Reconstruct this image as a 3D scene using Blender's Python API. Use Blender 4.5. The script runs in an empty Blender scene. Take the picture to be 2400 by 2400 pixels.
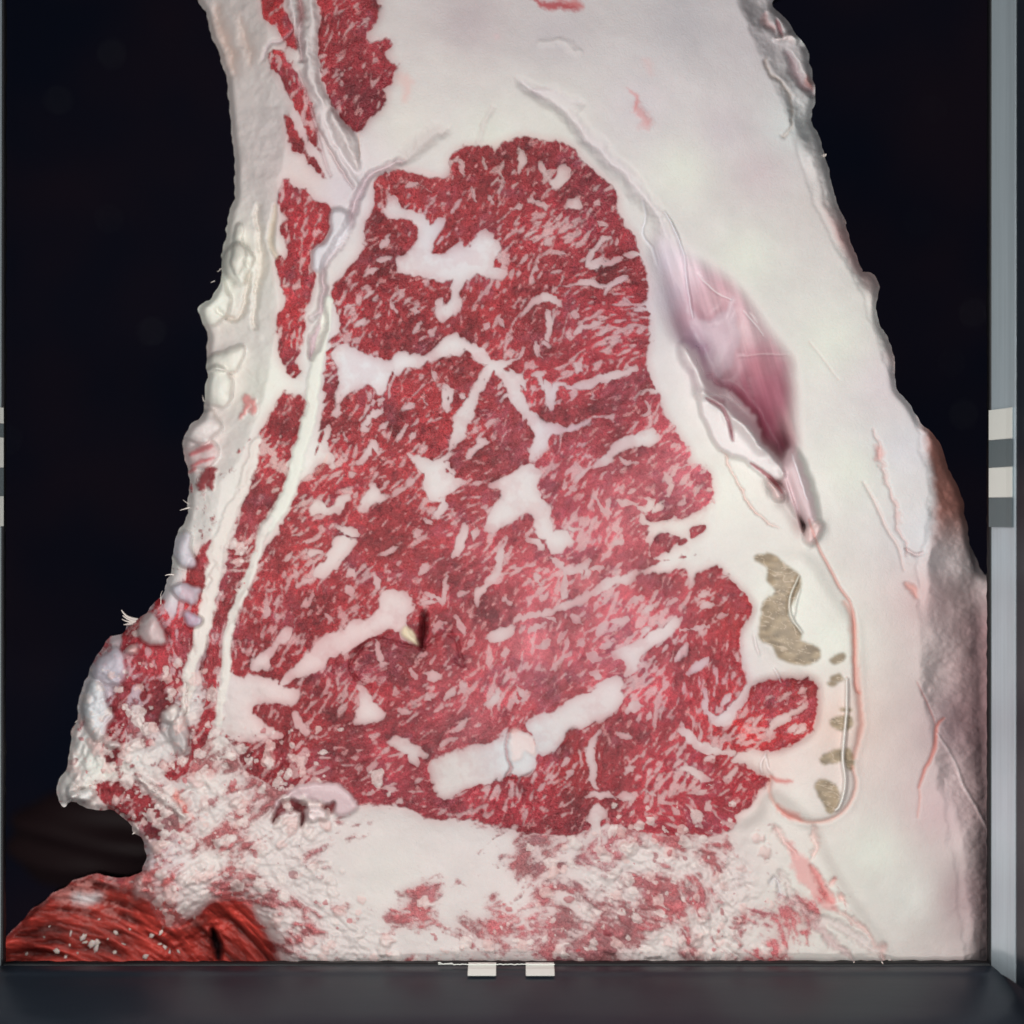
import bpy, bmesh, math, random
import numpy as np
from mathutils import Vector

rng = np.random.RandomState(7)
random.seed(7)

# ------------------------------------------------------------------ scale
K = 0.000125            # metres per photo pixel on the cut face
DCAM = 0.40             # camera distance from the cut face
def at(px, py, back=0.0):
    """point of the place seen at photo pixel px,py lying `back` metres behind the cut face"""
    s = (DCAM + back) / DCAM
    return Vector(((px - 1200) * K * s, back, (1200 - py) * K * s))

# ------------------------------------------------------------------ camera
sc = bpy.context.scene
cam_d = bpy.data.cameras.new("camera")
cam = bpy.data.objects.new("camera", cam_d)
sc.collection.objects.link(cam)
cam.location = (0, -DCAM, 0)
cam.rotation_euler = (math.radians(90), 0, 0)
cam_d.sensor_width = 36
cam_d.lens = 36 * DCAM / (2400 * K)
cam_d.clip_start = 0.01
cam_d.clip_end = 20
cam_d.dof.use_dof = True
cam_d.dof.focus_distance = DCAM
cam_d.dof.aperture_fstop = 3.6
sc.camera = cam

# ------------------------------------------------------------------ world and lamps
w = bpy.data.worlds.new("World"); sc.world = w; w.use_nodes = True
w.node_tree.nodes["Background"].inputs[0].default_value = (0.55, 0.62, 0.75, 1)
w.node_tree.nodes["Background"].inputs[1].default_value = 0.035

def lamp(name, loc, target, size, size_y, power, col=(1, 1, 1)):
    d = bpy.data.lights.new(name, 'AREA'); d.shape = 'RECTANGLE'
    d.size = size; d.size_y = size_y; d.energy = power; d.color = col
    o = bpy.data.objects.new(name, d); sc.collection.objects.link(o)
    o.location = loc
    o.rotation_euler = (Vector(target) - Vector(loc)).to_track_quat('-Z', 'Y').to_euler()
    return o
WHITE = (1.0, 0.99, 0.955)
lamp("lamp_strip", (-0.17, -0.30, 0.02), (0.03, 0, -0.01), 0.03, 0.24, 0.62, WHITE)
lamp("lamp_strip", (0.15, -0.30, -0.04), (0.02, 0, -0.04), 0.03, 0.18, 0.38, WHITE)
lamp("lamp_strip", (0.0, -0.31, -0.19), (0.0, 0, -0.03), 0.22, 0.03, 0.32, WHITE)
lamp("lamp_strip", (0.02, -0.31, 0.19), (0.02, 0, -0.02), 0.18, 0.03, 0.28, WHITE)

sc.view_settings.view_transform = 'Standard'
sc.view_settings.look = 'None'
sc.view_settings.exposure = 0.0
sc.view_settings.gamma = 1.0

# ------------------------------------------------------------------ helpers
C = sc.collection
def link(name, mesh, mats=(), parent=None):
    o = bpy.data.objects.new(name, mesh); C.objects.link(o)
    for m in mats: mesh.materials.append(m)
    if parent: o.parent = parent
    return o
def tag(o, label=None, cat=None, group=None, kind=None):
    if label: o['label'] = label
    if cat: o['category'] = cat
    if group: o['group'] = group
    if kind: o['kind'] = kind
    return o
def empty(name, loc=(0, 0, 0)):
    o = bpy.data.objects.new(name, None); C.objects.link(o); o.location = loc
    o.empty_display_size = 0.02
    return o
def lin(c):
    c = np.asarray(c, dtype=np.float64) / 255.0
    return np.where(c <= 0.04045, c / 12.92, ((c + 0.055) / 1.055) ** 2.4).astype(np.float32)

def nodes(name):
    m = bpy.data.materials.new(name); m.use_nodes = True
    nt = m.node_tree; nt.nodes.clear()
    out = nt.nodes.new('ShaderNodeOutputMaterial')
    b = nt.nodes.new('ShaderNodeBsdfPrincipled')
    nt.links.new(b.outputs[0], out.inputs['Surface'])
    return m, nt, b
def N(nt, t, **kw):
    n = nt.nodes.new(t)
    for k, v in kw.items(): setattr(n, k, v)
    return n
def mth(nt, op, a, b=None, clamp=False):
    n = nt.nodes.new('ShaderNodeMath'); n.operation = op; n.use_clamp = clamp
    for i, v in enumerate((a, b)):
        if v is None: continue
        if hasattr(v, 'links'): nt.links.new(v, n.inputs[i])
        else: n.inputs[i].default_value = v
    return n.outputs[0]

# ------------------------------------------------------------------ tissue material
def tissue_material(name, sss=0.14):
    m, nt, b = nodes(name)
    L = nt.links.new
    att = N(nt, 'ShaderNodeAttribute', attribute_name='tissue')
    wet = N(nt, 'ShaderNodeAttribute', attribute_name='wet')      # x: lean 0..1, y: gloss 0..1
    sep = N(nt, 'ShaderNodeSeparateXYZ'); L(wet.outputs['Vector'], sep.inputs[0])
    lean, gloss = sep.outputs[0], sep.outputs[1]
    tc = N(nt, 'ShaderNodeTexCoord')
    n1 = N(nt, 'ShaderNodeTexNoise'); n1.inputs['Scale'].default_value = 1500; n1.inputs['Detail'].default_value = 3
    n1.inputs['Distortion'].default_value = 1.2
    n2 = N(nt, 'ShaderNodeTexNoise'); n2.inputs['Scale'].default_value = 520; n2.inputs['Detail'].default_value = 3
    n2.inputs['Distortion'].default_value = 1.8
    n3 = N(nt, 'ShaderNodeTexNoise'); n3.inputs['Scale'].default_value = 3600; n3.inputs['Detail'].default_value = 1
    for n in (n1, n2, n3): L(tc.outputs['Object'], n.inputs['Vector'])
    # colour grain: strong in lean, faint in fat
    g = mth(nt, 'SUBTRACT', n1.outputs[0], 0.5)
    g2 = mth(nt, 'SUBTRACT', n2.outputs[0], 0.5)
    amp = mth(nt, 'ADD', mth(nt, 'MULTIPLY', lean, 2.1), 0.08)
    amp2 = mth(nt, 'ADD', mth(nt, 'MULTIPLY', lean, 1.1), 0.06)
    f = mth(nt, 'ADD', mth(nt, 'MULTIPLY', g, amp), mth(nt, 'MULTIPLY', g2, amp2))
    f = mth(nt, 'ADD', f, 1.0)
    sc_ = N(nt, 'ShaderNodeVectorMath', operation='SCALE'); L(att.outputs['Color'], sc_.inputs[0]); L(f, sc_.inputs['Scale'])
    # thin curling light threads in the lean
    n4 = N(nt, 'ShaderNodeTexNoise'); n4.inputs['Scale'].default_value = 950; n4.inputs['Detail'].default_value = 1.5; n4.inputs['Distortion'].default_value = 2.6
    n5 = N(nt, 'ShaderNodeTexNoise'); n5.inputs['Scale'].default_value = 190; n5.inputs['Detail'].default_value = 2
    L(tc.outputs['Object'], n4.inputs['Vector']); L(tc.outputs['Object'], n5.inputs['Vector'])
    wl = mth(nt, 'SUBTRACT', 1.0, mth(nt, 'MULTIPLY', mth(nt, 'ABSOLUTE', mth(nt, 'SUBTRACT', n4.outputs[0], 0.5)), 24.0), clamp=True)
    worm = mth(nt, 'MULTIPLY', mth(nt, 'MULTIPLY', wl, lean), mth(nt, 'MULTIPLY', mth(nt, 'SUBTRACT', n5.outputs[0], 0.40), 3.2, clamp=True))
    mx = N(nt, 'ShaderNodeMix', data_type='RGBA'); L(mth(nt, 'MULTIPLY', worm, 0.42), mx.inputs[0]); L(sc_.outputs[0], mx.inputs[6]); mx.inputs[7].default_value = (.62, .30, .31, 1)
    L(mx.outputs[2], b.inputs['Base Color'])
    # relief
    h = mth(nt, 'ADD', mth(nt, 'MULTIPLY', n1.outputs[0], mth(nt, 'ADD', mth(nt, 'MULTIPLY', lean, 0.9), 0.10)),
            mth(nt, 'MULTIPLY', n3.outputs[0], mth(nt, 'ADD', mth(nt, 'MULTIPLY', lean, 0.22), 0.03)))
    h = mth(nt, 'ADD', h, mth(nt, 'MULTIPLY', n2.outputs[0], mth(nt, 'ADD', mth(nt, 'MULTIPLY', lean, 0.75), 0.16)))
    h = mth(nt, 'ADD', h, mth(nt, 'MULTIPLY', worm, 0.30))
    bp = N(nt, 'ShaderNodeBump'); bp.inputs['Strength'].default_value = 0.85; bp.inputs['Distance'].default_value = 0.00062
    L(h, bp.inputs['Height']); L(bp.outputs[0], b.inputs['Normal'])
    r = mth(nt, 'SUBTRACT', 0.50, mth(nt, 'MULTIPLY', gloss, 0.34))
    L(r, b.inputs['Roughness'])
    b.inputs['IOR'].default_value = 1.40
    b.inputs['Specular IOR Level'].default_value = 0.5
    b.inputs['Subsurface Weight'].default_value = sss
    b.inputs['Subsurface Radius'].default_value = (1.0, 0.45, 0.35)
    b.inputs['Subsurface Scale'].default_value = 0.0011
    return m
M_TISSUE = tissue_material('beef_tissue')

# ------------------------------------------------------------------ the traced drawing
S = 2.2                                  # photo pixels between grid vertices
X0, Y0, X1, Y1 = -40, -60, 2440, 2330
gx = np.arange(X0, X1 + S, S, dtype=np.float32); gy = np.arange(Y0, Y1 + S, S, dtype=np.float32)
NX, NY = len(gx), len(gy)
PX, PY = np.meshgrid(gx, gy)

_tab = {}
def vnoise(x, y, scale, seed):
    if seed not in _tab: _tab[seed] = np.random.RandomState(seed).rand(256, 256).astype(np.float32)
    t = _tab[seed]
    x = x / scale; y = y / scale
    xi = np.floor(x).astype(np.int32); yi = np.floor(y).astype(np.int32)
    fx = x - xi; fy = y - yi
    fx = fx * fx * (3 - 2 * fx); fy = fy * fy * (3 - 2 * fy)
    xi &= 255; yi &= 255; xj = (xi + 1) & 255; yj = (yi + 1) & 255
    a = t[yi, xi]; b = t[yi, xj]; c = t[yj, xi]; d = t[yj, xj]
    return (a + (b - a) * fx) * (1 - fy) + (c + (d - c) * fx) * fy - 0.5
def fbm(x, y, scale, seed, oct=4, gain=0.55):
    s = 0; a = 1.0; tot = 0
    for i in range(oct):
        s = s + a * vnoise(x + 17.3 * i, y - 9.1 * i, scale / (2 ** i), seed + i); tot += a; a *= gain
    return s / tot * 2.0
def box(a, r):
    r = int(r)
    if r < 1: return a
    for ax in (0, 1):
        p = np.pad(a, [(r + 1, r) if i == ax else (0, 0) for i in (0, 1)], mode='edge')
        c = np.cumsum(p, axis=ax, dtype=np.float64)
        n = 2 * r + 1
        a = ((c[n:] - c[:-n]) / n if ax == 0 else (c[:, n:] - c[:, :-n]) / n).astype(np.float32)
    return a
def blur(a, rpx):
    r = max(1, round(rpx / S)); return box(box(a.astype(np.float32), r), max(1, int(r * 0.7)))
def sstep(a, b, x):
    t = np.clip((x - a) / (b - a), 0, 1); return t * t * (3 - 2 * t)

TILE = {'A': (400, 0), 'B': (1200, 0), 'C': (400, 800), 'D': (1200, 800), 'E': (0, 1600), 'F': (800, 1600),
        'G': (1600, 1600), 'H': (1900, 600), 'I': (0, 900), 'J': (800, 800)}
def pts(s):
    out = []; t = (0, 0); k = 1.0; nums = []
    for tok in s.replace(',', ' ').split():
        if tok[0].isalpha():
            if tok == 'R': t = (0, 0); k = 1.0
            else: t = TILE[tok]; k = 2.415
        else:
            nums.append(float(tok))
            if len(nums) == 2:
                out.append((t[0] + nums[0] / k, t[1] + nums[1] / k)); nums = []
    return np.array(out, dtype=np.float32)
def smooth(p, n=3, closed=True):
    m = len(p); out = []
    for i in range(m if closed else m - 1):
        if closed: a, b, c, d = p[i - 1], p[i], p[(i + 1) % m], p[(i + 2) % m]
        else: a, b, c, d = p[max(i - 1, 0)], p[i], p[i + 1], p[min(i + 2, m - 1)]
        for j in range(n):
            t = j / n
            out.append(0.5 * ((2 * b) + (-a + c) * t + (2 * a - 5 * b + 4 * c - d) * t * t + (-a + 3 * b - 3 * c + d) * t ** 3))
    if not closed: out.append(p[-1])
    return np.array(out, dtype=np.float32)
def fill(p):
    m = np.zeros((NY, NX), dtype=bool)
    q = np.roll(p, -1, axis=0)
    for (ax, ay), (bx, by) in zip(p, q):
        if ay == by: continue
        lo, hi = min(ay, by), max(ay, by)
        i0 = max(0, int(math.ceil((lo - Y0) / S))); i1 = min(NY, int(math.ceil((hi - Y0) / S)))
        if i1 <= i0: continue
        yy = gy[i0:i1]
        xi = ax + (yy - ay) * (bx - ax) / (by - ay)
        m[i0:i1] ^= gx[None, :] < xi[:, None]
    return m
WX = fbm(PX, PY, 46, 100, 5, 0.62); WY = fbm(PX, PY, 46, 200, 5, 0.62)
def warp(m, amp):
    ix = np.clip(np.rint((PX + WX * amp - X0) / S), 0, NX - 1).astype(np.int32)
    iy = np.clip(np.rint((PY + WY * amp - Y0) / S), 0, NY - 1).astype(np.int32)
    return m[iy, ix]
def poly(s, amp=8, n=3):
    p = pts(s) if isinstance(s, str) else s
    return warp(fill(smooth(p, n)), amp)
def window(x0, y0, x1, y1):
    return (max(0, int((y0 - Y0) / S)), min(NY, int((y1 - Y0) / S) + 2), max(0, int((x0 - X0) / S)), min(NX, int((x1 - X0) / S) + 2))
def stroke_field(P, wid, soft=3.0, taper=0.55, jag=0.0):
    """returns window and 0..1 field (0.5 on the outline) of a tapering stroke"""
    P = smooth(P, 3, closed=False) if len(P) > 2 else P
    r = wid / 2; pad = r + soft + 6
    a0, a1, b0, b1 = window(P[:, 0].min() - pad, P[:, 1].min() - pad, P[:, 0].max() + pad, P[:, 1].max() + pad)
    x = PX[a0:a1, b0:b1] + WX[a0:a1, b0:b1] * jag; y = PY[a0:a1, b0:b1] + WY[a0:a1, b0:b1] * jag
    best = np.full(x.shape, -1e9, dtype=np.float32)
    n = len(P) - 1
    for i in range(n):
        ax, ay = P[i]; bx, by = P[i + 1]; dx, dy = bx - ax, by - ay; l2 = dx * dx + dy * dy + 1e-6
        t = np.clip(((x - ax) * dx + (y - ay) * dy) / l2, 0, 1)
        d = np.hypot(x - ax - t * dx, y - ay - t * dy)
        u = (i + t) / n
        rr = r * (1 - taper * np.abs(2 * u - 1) ** 2)
        best = np.maximum(best, rr - d)
    return (a0, a1, b0, b1), np.clip(0.5 + best / (2 * soft), 0, 1)

SIL = poly("A 160 -200 160 0 200 90 240 200 270 300 300 420 340 600 360 800 368 960 350 1160 325 1230 300 1380 280 1520 265 1625 215 1690 165 1720 160 1780 190 1860 205 1930 "
           "I 1165 80 1160 170 1080 225 1050 300 1045 360 1055 440 1085 530 1075 620 1060 690 1055 760 1010 840 985 930 975 1060 945 1100 935 1160 910 1220 850 1270 "
           "780 1330 720 1350 700 1400 620 1440 550 1510 500 1600 490 1660 455 1720 430 1810 440 1880 E 440 200 400 290 400 370 380 430 365 490 335 540 320 610 335 700 365 712 385 690 440 690 500 715 620 715 690 755 "
           "740 800 750 850 800 870 825 930 828 1000 805 1070 770 1092 650 1105 570 1080 430 1105 330 1170 200 1270 100 1370 20 1450 -80 1500 -90 1800 R 2440 2340 "
           "R 2440 1420 H 1000 1820 940 1730 900 1600 880 1450 840 1330 790 1230 750 1110 710 1030 640 960 600 900 530 800 482 730 480 600 450 500 400 400 375 300 385 220 360 100 290 80 270 0 "
           "B 1932 1400 1900 1260 1845 1160 1830 1100 1790 960 1760 880 1720 740 1700 620 1705 500 1690 380 1665 290 1650 240 1600 190 1560 130 1510 70 1470 0 1440 -200", 13, 2)

# ---- main lean area of the cut (ribeye and the muscles under it)
LEAN_MAIN = poly("A 1560 1000 1580 930 1600 880 1640 840 1720 820 1850 830 B 0 790 100 785 200 800 300 815 360 840 390 900 460 970 530 1020 590 1080 590 1200 640 1290 690 1340 720 1430 750 1520 770 1620 760 1750 780 1932 "
    "D 760 90 790 230 845 300 850 400 900 460 940 540 1010 620 1010 660 930 680 1080 710 1130 790 1150 930 1110 1100 1180 1290 1250 1370 1340 1440 1355 1530 1310 1620 1290 1720 1310 1830 1330 1932 "
    "R 1772 1605 R 1850 1590 R 1915 1598 G 757 20 755 150 745 240 700 310 600 365 540 390 420 385 380 430 400 500 490 540 470 590 410 650 390 700 340 720 300 770 280 850 0 860 "
    "F 1700 850 1500 800 1300 860 1100 850 930 830 700 780 500 770 430 740 330 690 200 690 90 690 60 640 0 580 E 1850 560 1700 570 1600 600 1500 550 1400 520 1340 450 1380 370 1300 330 1260 250 1340 180 1450 120 1400 60 "
    "C 640 1915 350 1885 335 1800 330 1700 350 1600 400 1480 460 1350 520 1220 600 1080 650 990 720 840 790 740 830 620 850 430 870 300 865 180 905 20 "
    "A 960 1880 960 1800 920 1680 930 1620 1000 1540 1060 1480 1100 1380 1090 1290 1110 1240 1130 1180 1160 1100 1150 1050 1190 990 1280 960 1400 1000 1470 1015", 9)
# the line dividing the ribeye from the muscles below it
LOWER = poly("D 1400 1150 1100 1185 900 1245 760 1285 600 1335 450 1385 350 1455 250 1505 100 1545 0 1585 C 1800 1620 1700 1650 1560 1560 1400 1500 1380 1580 1280 1640 1100 1700 960 1800 840 1870 640 1932 "
    "E 1200 0 1000 400 1100 1000 R 2000 2100 R 2000 1400", 4)
CURL = poly("D 1340 1750 1500 1900 R 1860 1590 R 1925 1598 R 1925 1720 R 1840 1765 R 1740 1772 R 1650 1730 R 1600 1680 R 1580 1640 R 1640 1610 R 1700 1560", 5)

# ---- outer lean strips
LEAN_STRIPS = [
 ("rib_muscle", "A 490 -80 500 0 520 80 600 160 650 220 690 290 720 260 700 150 660 60 640 0 640 -80", 7),
 ("rib_muscle", "A 550 320 600 270 640 290 670 350 700 400 715 400 760 520 800 620 830 740 840 880 800 830 740 700 690 600 620 440", 8),
 ("upper_muscle", "A 790 -80 820 0 860 90 820 180 830 320 850 430 880 520 900 600 950 650 1020 730 1060 745 1090 730 1130 680 1220 570 1195 500 1265 470 1250 430 1285 370 1200 320 1250 280 1245 220 1130 232 1108 200 1165 90 1165 0 1170 -80", 6),
 ("rib_muscle", "A 640 640 720 760 760 850 830 930 885 1015 830 975 740 890 680 860", 6),
 ("side_muscle", "A 600 1120 640 1000 700 1060 790 1060 800 1110 880 1150 900 1200 900 1300 850 1370 800 1400 800 1500 830 1580 790 1660 760 1760 745 1932 C 730 90 700 120 720 160 690 210 660 200 630 130 605 60 600 0 A 600 1900 620 1800 660 1700 600 1560 590 1470 650 1460 660 1380 620 1310 640 1220", 8),
 ("side_muscle", "C 630 300 700 280 740 290 760 350 745 430 720 520 690 600 670 750 620 880 560 950 510 1050 500 1150 480 1230 440 1330 400 1420 360 1540 320 1640 290 1740 280 1932 E 1230 0 1235 100 1215 210 1160 330 1060 500 1010 555 960 540 880 480 960 450 1040 420 1090 400 1075 300 1150 200 1160 60 C 190 1900 200 1650 250 1500 290 1350 330 1200 400 1000 430 850 440 700 480 560 560 380", 9),
 ("edge_muscle", "C 240 1120 190 1160 100 1280 60 1350 30 1500 0 1600 I 930 1200 900 1245 800 1330 720 1380 680 1480 700 1600 660 1720 610 1840 590 1932 E 580 250 600 430 700 420 720 300 720 100 800 0 810 230 900 250 920 180 1000 80 C 70 1900 130 1700 180 1560 210 1400 240 1260 246 1180", 9),
 ("edge_muscle", "E 530 560 650 550 760 560 800 600 860 640 940 700 920 770 950 850 960 900 870 880 750 850 740 790 690 740 620 700 560 660", 9),
]
BOT_RED = poly("E -90 1500 20 1450 100 1370 200 1270 330 1170 430 1110 560 1100 700 1180 830 1230 880 1330 1000 1390 1150 1290 1250 1230 1400 1260 1450 1340 1500 1420 1480 1700 -90 1800", 9)
CAVITY = poly("B 870 1310 960 1420 1060 1480 1200 1560 1300 1650 1400 1800 1490 1932 D 1570 100 1580 200 1590 400 1610 600 1560 640 1535 700 1540 800 1600 950 1675 1040 1655 1110 1600 1000 1540 900 1480 850 1450 760 1530 780 1530 730 1480 620 1390 560 1330 480 1250 440 1200 360 1100 310 1040 230 1000 120 970 30 B 900 1850 850 1700 830 1560 800 1430 820 1360", 5)

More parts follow.
